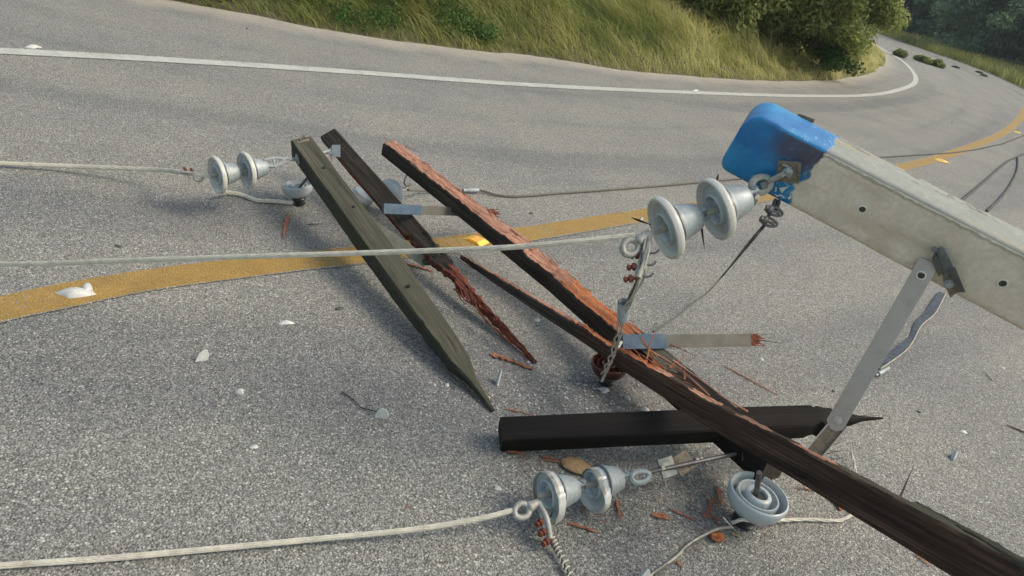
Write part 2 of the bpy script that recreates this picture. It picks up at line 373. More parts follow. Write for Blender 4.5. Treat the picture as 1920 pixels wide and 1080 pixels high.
# ------------------------------------------------------------------ setting
Gpx = [(330,0),(470,28),(640,60),(770,79),(900,95),(1000,105),(1100,120),(1200,134),(1300,143),(1400,150),(1500,152),(1600,145),(1645,130),(1661,112),(1640,88),(1600,60)]
Gw = [Vector((-40,-6,0)), Vector((-24,1,0)), Vector((-14,4.2,0)), Vector((-9,5.9,0)), Vector((-6.2,6.7,0)), Vector((-4.8,7.05,0))] + [P(*p) for p in Gpx] + [Vector((15.6,53,0)), Vector((14.5,60,0)), Vector((9,70,0)), Vector((0,79,0))]
Gw = spline(Gw, 8)
Gw = [p + Vector((noise.noise(p*1.3), noise.noise(p*1.3+Vector((9,0,0))), 0))*.10 + Vector((noise.noise(p*5), noise.noise(p*5+Vector((9,0,0))), 0))*.04 for p in Gw]
Epx = [(1920,168),(1860,140),(1800,117),(1740,96),(1680,75),(1640,62),(1600,50)]
Ew = [Vector((-45,-15,0)), Vector((-25,-8.5,0)), Vector((-10,-4.8,0)), Vector((-2,-3.4,0)), Vector((4,-1.2,0)), Vector((8.8,4,0)), Vector((12,11,0)), Vector((14.5,19,0)), Vector((16.5,27,0))] + [P(*p) for p in Epx] + [Vector((17,65,0)), Vector((11.5,76,0)), Vector((1,87,0))]
Ew = spline(Ew, 6)
# ground sheet
mb = MB(); mb.add([(-900,-300,-.012),(900,-300,-.012),(900,1800,-.012),(-900,1800,-.012)], [(0,1,2,3)])
g = build(mb, 'ground', 'soil', smooth=False, loc=(0,0,-.012)); g['kind'] = 'structure'
# road: strips parallel to the inner edge out to the outer edge
def resample(pts, n):
    L = [0]
    for a, b in zip(pts, pts[1:]): L.append(L[-1]+(b-a).length)
    out = []; j = 0
    for i in range(n):
        s = L[-1]*i/(n-1)
        while j < len(L)-2 and L[j+1] < s: j += 1
        t = (s-L[j])/max(1e-9, L[j+1]-L[j]); out.append(pts[j].lerp(pts[j+1], min(1, max(0, t))))
    return out
def nearest(p, line):
    return min(range(len(line)), key=lambda i: (line[i]-p).length_squared)
mb = MB(); n = len(Gw); S = [0]
for a, b in zip(Gw, Gw[1:]): S.append(S[-1]+(b-a).length)
Er = resample(Ew, 400)
lo = 0; jj = []
for i, p in enumerate(Gw):
    j = min(range(lo, len(Er)), key=lambda k: (Er[k]-p).length_squared); lo = j; jj.append(j)
jj = np.convolve(np.pad(jj, 24, mode='edge'), np.ones(49)/49, mode='valid'); jj[-1] = max(jj[-1], jj[-2])
match = [Er[int(j)].lerp(Er[min(len(Er)-1, int(j)+1)], float(j)-int(j)) for j in jj]
vs = []; cs = []; K = 16
for i, p in enumerate(Gw):
    W = (match[i]-p).length
    for k in range(K+1):
        u = (k/K)**1.6; vs.append(p.lerp(match[i], u)); cs.append((u*W, S[i], 0))
fs = [(i*(K+1)+k, i*(K+1)+k+1, (i+1)*(K+1)+k+1, (i+1)*(K+1)+k) for i in range(n-1) for k in range(K)]
mb.add(vs, fs, 0, cs)
road = build(mb, 'road', 'asphalt', smooth=False, loc=(0,0,0), recalc=False); road['kind'] = 'structure'
def stripe(name, pxs, width, mat, pre=(), post=()):
    pts = spline(list(pre) + [P(*p) for p in pxs] + list(post), 14); mb = MB(); vs = []; cs = []; L = 0
    for i, p in enumerate(pts):
        t = (pts[min(i+1,len(pts)-1)]-pts[max(i-1,0)]).normalized(); nr = Vector((t.y,-t.x,0))
        if i: L += (p-pts[i-1]).length
        for k in (-1, 0, 1):
            q = p+nr*(k*width/2)*(1+.06*noise.noise(p*6+Vector((k*5,0,0)))); vs.append(Vector((q.x,q.y,.004))); cs.append((k, L, 0))
    mb.add(vs, [(3*i+k, 3*i+k+1, 3*i+k+4, 3*i+k+3) for i in range(len(pts)-1) for k in (0,1)], 0, cs)
    o = build(mb, name, mat, smooth=False, loc=(0,0,0), recalc=False); o['kind'] = 'structure'; return o
stripe('yellow_line', [(0,580),(150,549),(300,522),(480,500),(660,480),(830,460),(1000,437),(1200,405),(1450,365),(1700,312),(1800,283),(1880,250),(1912,222),(1926,195)], .165, 'yellow', pre=[P(-300,650)], post=[P(1944,160)])
stripe('white_line', [(0,96),(300,112),(640,134),(1000,160),(1300,174),(1500,180),(1620,179),(1680,170),(1715,155),(1712,135),(1690,113),(1655,92),(1620,71)], .145, 'white', pre=[P(-300,82)], post=[P(1600,58), Vector((15.9,54,0))])

# left bank
def bank_h(d): return .55*(1-math.exp(-max(0,d)/2.2)) + .05*max(0, d-.5)
Gs = Gw[::2]
offs = [0, .15, .35, .7, 1.2, 2, 3, 4.5, 6.5, 9, 13, 18, 26]
def inner_normals(L):
    out = []
    for i in range(len(L)):
        t = (L[min(i+4,len(L)-1)]-L[max(i-4,0)]).normalized(); out.append(Vector((-t.y, t.x, 0)))
    return out
GN = inner_normals(Gs)
mb = MB(); vs = []
for p, nr in zip(Gs, GN):
    for d in offs:
        q = p+nr*(d-.02); vs.append((q.x, q.y, (bank_h(d)-.008 if d > 0 else -.01) + (.12*noise.noise(q*.5) if d > 1 else 0)))
k = len(offs); mb.add(vs, [(i*k+j, i*k+j+1, (i+1)*k+j+1, (i+1)*k+j) for i in range(len(Gs)-1) for j in range(k-1)])
o = build(mb, 'grass_bank', 'soil', loc=(0,0,0)); o['kind'] = 'structure'
# right bank
Es = Ew[::2]; EN = [v*-1 for v in inner_normals(Es)]
mb = MB(); vs = []
for p, nr in zip(Es, EN):
    for d in offs:
        q = p+nr*d; vs.append((q.x, q.y, .3*(1-math.exp(-d/2))-.008+.02*d*(d>1)))
mb.add(vs, [(i*k+j, i*k+j+1, (i+1)*k+j+1, (i+1)*k+j) for i in range(len(Es)-1) for j in range(k-1)])
o = build(mb, 'right_bank', 'soil', loc=(0,0,0)); o['kind'] = 'structure'
# far hill
mb = MB(); vs = []; NX, NY = 60, 14
for i in range(NX+1):
    for j in range(NY+1):
        x = -300+900*i/NX; y = 320+260*j/NY
        hh = math.sin(math.pi*j/NY)**.8*(34+22*noise.noise(Vector((x*.006,y*.004,0)))+5*noise.noise(Vector((x*.04,y*.04,2))))
        vs.append((x, y, hh-1))
mb.add(vs, [(i*(NY+1)+j, (i+1)*(NY+1)+j, (i+1)*(NY+1)+j+1, i*(NY+1)+j+1) for i in range(NX) for j in range(NY)])
M['hill'] = simple('wooded_hill', (.035,.055,.03), .9, var=.4, vs=.12, bs=1, bscale=.2)
o = build(mb, 'hill', 'hill', loc=(150,450,0)); o['kind'] = 'structure'

# ------------------------------------------------------------------ grass
def grass(name, base, hgt, lean_dir, lean, tint, width, label, segs=4, curl=1.0):
    N = len(base); th = rng.uniform(0, 2*np.pi, N)
    side = np.stack([np.cos(th), np.sin(th), np.zeros(N)], 1)
    vs = np.zeros((N, segs+1, 2, 3)); 
    for s_ in range(segs+1):
        t = s_/segs
        hor = lean_dir*(lean*hgt*(t**1.8))[:,None]*curl
        z = hgt*t*(1-.45*np.clip(lean,0,1.6)*t*t*.8)
        c = base + hor; c[:,2] += z
        wv = side*(width*(1-t**1.5*.95)/2)[:,None]
        vs[:,s_,0] = c-wv; vs[:,s_,1] = c+wv
    idx = np.arange(N)[:,None]*(segs+1)*2
    q = np.concatenate([idx + np.array([2*s_, 2*s_+1, 2*s_+3, 2*s_+2]) for s_ in range(segs)], 0)
    tt = np.repeat(tint[:,None], (segs+1)*2, 1) + np.tile(np.repeat(np.linspace(-.12,.12,segs+1), 2), (N,1))
    o = npmesh(name, vs.reshape(-1,3), q, 'grass', np.clip(tt,0,1).ravel(), 'stuff'); 
    o['label'] = label; o['category'] = 'grass'
    return o
def sample_band(line, normals, n, dmin, dmax, power=1.0, y0=None, y1=None):
    seg = [(i, (line[i+1]-line[i]).length) for i in range(len(line)-1) if (y0 is None or (y0 <= line[i].y <= y1))]
    # density falls with distance from the camera
    w_ = np.array([l/max(6, line[i].length)**1.15 for i, l in seg]); w_ /= w_.sum()
    ch = rng.choice(len(seg), n, p=w_); u = rng.random(n); d = dmin+(dmax-dmin)*rng.random(n)**power
    A = np.array([line[seg[c][0]] for c in ch]); B = np.array([line[seg[c][0]+1] for c in ch])
    N1 = np.array([normals[seg[c][0]] for c in ch]); N2 = np.array([normals[min(len(normals)-1, seg[c][0]+1)] for c in ch])
    p = A+(B-A)*u[:,None] + (N1+(N2-N1)*u[:,None])*d[:,None]
    return p, d
def lf(p, s, off=0): return np.array([noise.noise(Vector((x*s+off, y*s, off))) for x, y in p[:,:2]])
GNf = inner_normals(Gw)
p, d = sample_band(Gw, GNf, 150000, .0, 9.5, 1.15, 3.5, 52)
p[:,2] = .55*(1-np.exp(-d/2.2)) + .05*np.maximum(0, d-.5) - .03
n1 = lf(p, .35); n2 = lf(p, 1.3, 5); n3 = lf(p, .9, 11)
hgt = (.17+.30*np.clip(d/1.2, 0, 1)) * (1+.6*n2) * rng.uniform(.6, 1.4, len(p))
ang = np.radians(200)+n1*2.2+n3*1.2+rng.normal(0, .55, len(p))
ld = np.stack([np.cos(ang), np.sin(ang), np.zeros(len(p))], 1)
lean = np.clip(1.05+.8*n3+rng.normal(0, .3, len(p)), .1, 1.7)
xr = np.clip((p[:,0]+1.5)/6, 0, 1)           # greener toward the left, straw toward the right
tint = np.clip(.26+.40*xr+.45*n2*1.1+.35*n1+rng.normal(0, .14, len(p)), 0, 1)
tint = np.where(d < .35, np.clip(tint+.12, 0, 1), tint)
grass('tall_grass', p, hgt, ld, lean, tint, np.full(len(p), .0075)*(1+ .06*np.linalg.norm(p, axis=1)), 'tall windblown green and straw grass covering the bank inside the bend')
# leafy weeds on the left part of the bank
def leaves(centers, radii, n, size, flat=1.0, shell=.35, droop=0.0):
    """n leaf quads scattered in ellipsoid clumps; returns verts, quads"""
    C = np.array(centers); Rr = np.array(radii); wgt = (Rr**2).sum(1) if Rr.ndim > 1 else Rr**2
    ch = rng.choice(len(C), n, p=wgt/wgt.sum())
    dirs = rng.normal(size=(n,3)); dirs /= np.linalg.norm(dirs, axis=1)[:,None]
    rad = rng.random(n)**shell
    rr = Rr[ch] if Rr.ndim > 1 else np.repeat(Rr[ch][:,None], 3, 1)
    c = C[ch] + dirs*rad[:,None]*rr
    nn = dirs*.6 + rng.normal(size=(n,3))*.6 + np.array([0,0,.5]); nn /= np.linalg.norm(nn, axis=1)[:,None]
    a = np.cross(nn, rng.normal(size=(n,3))); a /= np.linalg.norm(a, axis=1)[:,None]; b = np.cross(nn, a)
    s = size*rng.uniform(.6, 1.4, n)[:,None]
    v = np.stack([c-a*s, c-b*s*.42+nn*s*.08, c+a*s, c+b*s*.42+nn*s*.08], 1)
    return v.reshape(-1,3), np.arange(n*4).reshape(n,4), ch
cl = []; rr = []
for _ in range(260):
    u = rng.random(); x = -7+7.2*u; j = nearest(Vector((x, 6+.35*(x+7), 0)), Gw)
    q = Gw[j]+GNf[j]*rng.uniform(.15, 3.2); dd = (q-Gw[j]).length
    h = rng.uniform(.08,.22); cl.append((q.x, q.y, bank_h(dd)+h*.8)); rr.append((rng.uniform(.12,.3), rng.uniform(.12,.3), h))
v, q, ch = leaves(cl, rr, 52000, .02)
o = npmesh('leafy_weeds', v, q, 'weed', np.repeat(np.clip(rng.normal(.5,.2,len(q)),0,1), 4), 'stuff'); o['label'] = 'low bright green leafy weeds along the bank edge'; o['category'] = 'weeds'
# far verge
ENf = [v*-1 for v in inner_normals(Ew)]
p, d = sample_band(Ew, ENf, 26000, .1, 4.5, 1.0, 14, 75)
p[:,2] = .3*(1-np.exp(-d/2))-.02
n2 = lf(p, .5, 5)
ang = rng.uniform(0, 6.28, len(p)); ld = np.stack([np.cos(ang), np.sin(ang), np.zeros(len(p))], 1)
grass('verge_grass', p, rng.uniform(.2,.55,len(p))*(1+.5*n2), ld, np.full(len(p), .4), np.clip(.45+.5*n2+rng.normal(0,.12,len(p)),0,1), np.full(len(p), .045), 'yellow green grass strip between the far road edge and the dark trees', 3)

# ------------------------------------------------------------------ trees and bushes
def tree(name, base, h, rad, nl, size, mat, label, group, trunk=.09, clumps=30, low=.12, tshift=0.0, cat='tree', seed=1):
    global rng
    st = np.random.default_rng(seed); base = Vector(base)
    e = empty(name, base, label, cat, group)
    cc = []; rr = []
    for i in range(clumps):
        a = st.uniform(0, 6.283); z = h*(low+(.95-low)*st.random()); prof = math.sin(math.pi*min(1, max(.05, (z/h*.80+.20))))**.5
        r = rad*prof*st.random()**.5*.85
        cc.append((base.x+r*math.cos(a), base.y+r*math.sin(a), base.z+z)); s = rad*st.uniform(.16,.34)
        rr.append((s, s, s*st.uniform(.6,.95)))
    v, q, ch = leaves(cc, rr, nl, size, shell=.42)
    ct = st.normal(0, .2, clumps)
    tint = np.clip(.45+tshift+ct[ch]+rng.normal(0,.14,len(q)), 0, 1)
    npmesh('crown', v, q, mat, np.repeat(tint, 4), None, e, tuple(base))
    mb = MB()
    top = base+Vector((st.uniform(-.2,.2), st.uniform(-.2,.2), h*.75))
    mb.tube(spline([base-Vector((0,0,.1)), base.lerp(top,.5)+Vector((st.uniform(-.15,.15),st.uniform(-.15,.15),0)), top], 5), [trunk*(1-.08*i) for i in range(11)], 7)
    for i in range(0, clumps, 2):
        c = Vector(cc[i]); s0 = base.lerp(top, min(.9, max(.12, (c.z-base.z)/h*.7)))
        mb.tube(spline([s0, s0.lerp(c,.5)+Vector((0,0,.08*h*st.random())), c], 4), [trunk*.35*(1-.09*i_) for i_ in range(9)], 5)
    build(mb, 'trunk', 'bark', e)
    return e
GB = 'trees thick beside the grass bank'
def bpos(px, py, z=.7): 
    q = P(px, py, z); return (q.x, q.y, z-.1)
specs = [  # base px, height, radius, leaves, tint shift, label
 (1120,-40,3.2,1.6,9000,.0,'round bush behind the tall grass, farthest toward the near end of the thicket'),
 (1235,-6,3.4,1.5,11000,-.12,'dark bush with straw stems at its foot in the thicket'),
 (1320,18,3.6,1.4,13000,-.05,'dense olive bush right behind the straw coloured grass'),
 (1400,38,3.8,1.5,14000,.0,'olive green bush in the middle of the thicket'),
 (1470,55,3.6,1.5,14000,.02,'lighter leaved bush hanging over the long grass'),
 (1530,70,3.8,1.5,14000,.05,'brownish bush near the tip of the grass bank'),
 (1562,60,4.6,2.0,16000,.12,'bright green tree at the tip of the bank beside the far road'),
]
for i, (px, py, h, r, nl, ts, lab) in enumerate(specs):
    tree('bush' if i < 6 else 'leafy_tree', bpos(px, py), h, r, int(nl*1.15), .055, 'leaf', lab, GB, .07, 42, -.03 if i < 6 else .02, ts, 'bush' if i < 6 else 'tree', 20+i)
# blue-green weed clump on the tip of the bank
q0 = P(1572,108,.45); cl = [(q0.x+rng.uniform(-.35,.35), q0.y+rng.uniform(-.7,.9), .35+rng.uniform(0,.35)) for _ in range(20)]
v, q, ch = leaves(cl, [(.24,.24,.18)]*20, 5000, .035)
o = npmesh('shrub', v, q, 'weed', np.repeat(np.clip(rng.normal(.35,.15,len(q)),0,1), 4), None, None, tuple(q0)); tag(o, 'low bluish green shrub in the grass at the tip of the bank', 'shrub')
# far trees behind the verge
FG = 'dark trees along the far road edge'
labs = ['dark tree standing farthest along the road, next to the bright green tree', 'tall dark tree behind the leaning slender trunk', 'round dark tree behind the first branch pile',
 'dense blue green tree behind the second branch pile', 'broad dark tree in the middle of the far row', 'tree with pale leaf clusters above the verge', 'large light crowned tree in the far row',
 'yellowish green tree near the picture edge', 'dark low tree at the edge of the picture', 'dark tree nearest the camera in the far row', 'small tree closing the far end of the road', 'tall tree behind the end of the road']
far = [((1650,40),3.5,6.0),((1690,58),3.8,6.2),((1730,72),3.6,5.4),((1768,86),3.6,5.6),((1805,100),3.6,5.2),((1842,118),3.4,4.8),((1880,130),3.6,4.8),((1915,150),3.2,3.9),((1950,165),3.0,3.2),((1990,180),3.0,3.4)]
tsh = [-.1,-.05,0,-.08,.0,.12,.2,.22,-.15,-.15]
for i, ((px, py), r, h) in enumerate(far):
    j = nearest(P(px, py), Ew); q = Ew[j]+ENf[j]*(5.0+1.2*(i%2))
    tree('far_tree', (q.x, q.y, .3), h, r, 11000, .15, 'leaf_dark_haze', labs[i], FG, .12, 44, -.02, tsh[i], 'tree', 60+i)
for i, (x, y, h) in enumerate([(12,86,8),(20,82,9),(29,60,8),(27,72,8),(31,52,8),(33,44,8)]):
    tree('far_tree', (x, y, .3), h, 5.0, 9000, .22, 'leaf_dark_haze', ['small tree closing the far end of the road','tall tree behind the bend where the road disappears','dark tree beyond the hidden end of the road','tree rising behind the far row', 'back row tree filling the gap behind the pale leafed one', 'back row tree behind the one nearest the camera'][i], FG, .14, 30, .03, -.05, 'tree', 90+i)
for i, (k, dd, hh_, lab) in enumerate([(1700,9,7,'back tree seen between the tall and the round dark trees'),(1745,9.5,7,'back tree seen above the branch piles'),(1790,9,6.5,'back tree filling the space beside the broad dark one'),(1860,9,6,'back tree behind the large light crowned one'),(1640,8,7,'back tree where the far road ends')]):
    j = nearest(P(k, 60+(k-1640)*.36), Ew); q = Ew[j]+ENf[j]*dd; tree('far_tree', (q.x, q.y, .3), hh_, 4.2, 9000, .19, 'leaf_dark_haze', lab, FG, .14, 44, -.02, .0, 'tree', 120+i)
# slender leaning trunk in front of the far trees
j = nearest(P(1672,60), Ew); b0 = Ew[j]+ENf[j]*2.6
mb = MB(); mb.tube(spline([b0, b0+Vector((.2,.1,3)), b0+Vector((.35,.2,6.5))], 6), [.09-.004*i for i in range(13)], 7)
tag(build(mb, 'bare_trunk', 'bark'), 'thin bare trunk standing in front of the dark far trees', 'trunk')
# broken branches lying on the far carriageway
for i, (px, py, wd, lab) in enumerate([(1686,101,.38,'short pile of broken leafy branch lying on the far road'), (1734,113,.34,'middle leafy branch piece on the far road, beside the longest one'), (1757,120,.46,'longest leafy branch lying on the far road near the verge')]):
    q0 = P(px, py, .1); t = (P(px+14,py+5)-P(px-14,py-5)).normalized()
    cl = []; 
    for k in range(14):
        u = rng.uniform(-1,1); c = q0+t*(u*wd); cl.append((c.x+rng.uniform(-.1,.1), c.y+rng.uniform(-.25,.25), .08+.16*(1-abs(u))*rng.random()))
    v, q, ch = leaves(cl, [(.17,.17,.11)]*14, 2200, .05)
    e = empty('fallen_branch', (q0.x,q0.y,0), lab, 'branch', 'broken branches on the far road')
    v[:,2] = np.maximum(v[:,2], .008)
    npmesh('foliage', v, q, 'leaf', np.repeat(np.clip(rng.normal(.5,.2,len(q)),0,1),4), None, e, tuple(e.location))
    mb = MB(); mb.tube(spline([q0-t*wd*1.15+Vector((0,0,-.06)), q0, q0+t*wd*1.2+Vector((0,0,-.07))], 5), .02, 6)
    mb.tube([q0, q0+Vector((.25,.1,.2))], .01, 5); build(mb, 'stem', 'bark', e)
for i, (px, py) in enumerate([(1792,126),(1836,136),(1845,142)]):
    q0 = P(px, py, .03); v, q, ch = leaves([tuple(q0)], [(.18,.12,.06)], 260, .04)
    v[:,2] = np.maximum(v[:,2], .008)
    o = npmesh('twig', v, q, 'leaf_dark_haze', np.repeat(rng.random(len(q))*.5, 4), None, None, tuple(q0)); tag(o, ['small dark leafy twig on the far road beyond the long branch', 'tiny dark twig by the far verge', 'dark twig touching the far verge'][i], 'twig', 'small twigs near the far verge')

# ------------------------------------------------------------------ concrete pole
pA, pB = PD(1374,263,1.995), PD(2300,751,1.78)
pt = (pB-pA).normalized(); pv = (PD(1700,430,1.92)-CAM).normalized()
pp = (rt*.48+up*.876); pp = (pp-pt*pp.dot(pt)).normalized(); pvv = (pv-pt*pv.dot(pt)).normalized(); pp = (pp-pvv*pp.dot(pvv)).normalized()
th_ = R_(23); NF = -pvv*math.cos(th_) - pp*math.sin(th_); NT = pp*math.cos(th_) - pvv*math.sin(th_)
HW, DP = .094, .14
def pole_pt(s, y, z): return pA + pt*s + NT*y + NF*z
def hit(px, py, off=0.0):            # the point on the pole's front face seen at a photo pixel
    d = (PD(px, py, 1)-CAM); o = pA+NF*off
    return CAM + d*((o-CAM).dot(NF)/d.dot(NF))
def rnd(s, r): return r-math.sqrt(max(0, r*r-(r-s)**2)) if s < r else 0.0
mb = MB(); ss = [0,.001,.003,.006,.009,.013,.018,.024,.031,.039,.047,.055]
while ss[-1] < 1.2: ss.append(ss[-1]+.012)
ring = []; vs = []; cs = []; NR = None
for s_ in ss:
    yh = HW-rnd(s_, .052)-.003; yl = -HW+rnd(s_, .03)+.003; zf = -rnd(s_, .014); zb = -DP+rnd(s_, .02)
    sec = []
    for k in range(13): sec.append((yl+.010+(yh-.012-yl-.010)*k/12, zf))            # front
    sec += [(yh-.007, zf-.001), (yh-.002, zf-.005)]                                   # ridge
    for k in range(9): sec.append((yh, zf-.010-(zf-zb-.022)*k/8))                     # top
    sec += [(yh-.003, zb+.004), (yh-.012, zb)]
    for k in range(5): sec.append((yh-.012-(yh-yl-.024)*(k+1)/6, zb))                 # back
    sec += [(yl+.012, zb), (yl+.003, zb+.006)]
    for k in range(5): sec.append((yl, zb+.012-(zb-zf+.024)*k/4))                     # bottom
    sec += [(yl+.0025, zf-.005)]
    NR = len(sec)
    for (y, z) in sec:
        q = Vector((s_*9, y*9, z*9)); n1_ = noise.noise(q)*.0018+noise.noise(q*6)*.0007
        ridge = max(0, 1-abs(y-yh)/.009)*max(0, 1-abs(z-zf)/.009); chip = max(0, noise.noise(Vector((s_*45, 3, 1)))-.1)*.007*ridge
        vs.append(pole_pt(s_, y+n1_-chip, z+n1_-chip)); cs.append((s_, y, z))
n = len(ss); fs = []; ms = []
for i in range(n-1):
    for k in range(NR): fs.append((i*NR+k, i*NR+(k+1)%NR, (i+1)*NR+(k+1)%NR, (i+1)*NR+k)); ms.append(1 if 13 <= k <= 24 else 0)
fs += [tuple(range(NR)), tuple((n-1)*NR+k for k in range(NR))]; ms += [0, 0]
mb.add(vs, fs, ms, cs)
pole = empty('concrete_pole', pA, 'beige concrete utility pole top with worn bright blue painted tip, fallen across the road', 'utility pole')
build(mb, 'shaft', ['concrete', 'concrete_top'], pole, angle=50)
M['hole_ring'] = simple('pale_hole_ring', (.62,.60,.54), .8, var=.15); M['hole_dark'] = simple('dark_hole', (.05,.042,.032), .9)
for (x, y, r) in [(1617,392,.0115), (1880,531,.0125)]:
    mb = MB(); c = hit(x, y)
    mb.lathe([(r*.72,.0015,0),(r*.74,.0032,0),(r*.98,.003,0),(r*1.05,.000,0)], c, NF, 24, 0, caps=False)
    mb.lathe([(r*.76,.0016,1),(.0001,.0017,1)], c, NF, 24, 1, caps=False)
    build(mb, 'bolt_hole', ['hole_ring', 'hole_dark'], pole)
# square plate and bolt on the blue tip
def quad_plate(pix, off, th, mi=0, mb=None, plane=None):
    mb = mb or MB(); pts = [hit(x, y, off) for x, y in pix]; n = len(pts)
    mb.add([p+NF*0 for p in pts]+[p+NF*th for p in pts], [tuple(range(n))[::-1], tuple(range(n, 2*n))]+[(i, (i+1)%n, n+(i+1)%n, n+i) for i in range(n)], mi)
    return mb
plate = build(quad_plate([(1459,300),(1501,303),(1497,343),(1456,338)], .004, .007), 'square_plate', 'old_plate', pole, False, bevel=.0012)
build(quad_plate([(1497,306),(1503,305),(1499,343),(1495,343)], .010, .004), 'plate_flange', 'old_plate', pole, False, bevel=.0008)
mb = MB(); c = hit(1478,321,.011); mb.lathe([(.012,0),(.0135,.001),(.0135,.009),(.011,.011),(.001,.011)], c, NF, 6)
mb.tube([hit(1478,321,.02)+pt*.004, hit(1478,321,.045)], .0055, 8); 
mb.box(hit(1476,312,.016), pt*.011, (NT+pt*.5).normalized()*.0028, NF*.003); mb.box(hit(1481,328,.016), (pt*.5-NT).normalized()*.010, (NT*.5+pt).normalized()*.003, NF*.003)
build(mb, 'nut', 'galv', pole, angle=30)
build(quad_plate([(1494,217),(1498,212),(1528,223),(1525,230)], -.143, .004), 'back_washer', 'old_plate', pole, False)
mb = MB(); quad_plate([(1461,352),(1477,350),(1466,362)], .0012, .0016, 0, mb)
quad_plate([(1454,350),(1457,351),(1455,360),(1453,359)], .0012, .0016, 0, mb); quad_plate([(1452,363),(1458,366),(1464,364),(1471,370),(1470,372),(1463,367),(1457,369)], .0012, .0016, 0, mb)
quad_plate([(1477,371),(1482,366),(1484,370),(1479,374)], .0012, .0016, 0, mb)
build(mb, 'paint_chip', 'hole_ring', pole, False)
# bent steel bracket bolted near the lower edge
M['bracket'] = simple('dull_bracket_steel', (.14,.155,.155), .55, .3, var=.3, vs=40, bs=.1, dirt=(.26,.26,.24), dirt_s=30, dirt_lo=.55)
br = empty('steel_bracket', hit(1775,510), 'bent galvanized steel bracket bolted to the lower edge of the concrete pole', 'bracket')
build(quad_plate([(1755,470),(1764,461),(1771,464),(1789,502),(1776,522),(1766,505)], .018, .005), 'upper_plate', 'bracket', br, False, bevel=.001)
build(quad_plate([(1777,505),(1791,500),(1810,546),(1796,547)], .030, .005), 'flap', 'dark_steel', br, False, bevel=.001)
build(quad_plate([(1766,508),(1784,506),(1797,544),(1782,556),(1770,530)], .012, .008), 'lower_plate', 'old_plate', br, False, bevel=.001)
build(quad_plate([(1748,482),(1755,470),(1768,503),(1760,510)], .006, .026), 'web', 'dark_steel', br, False, bevel=.001)
mb = MB(); mb.lathe([(.012,0),(.0125,.003),(.008,.004),(.008,.010),(.001,.011)], hit(1779,532,.021), NF, 16); build(mb, 'bolt', 'galv', br)
mb = MB(); mb.tube([hit(1752,468,.002), hit(1752,468,.036)], .008, 6); build(mb, 'bolt', 'dark_steel', br)

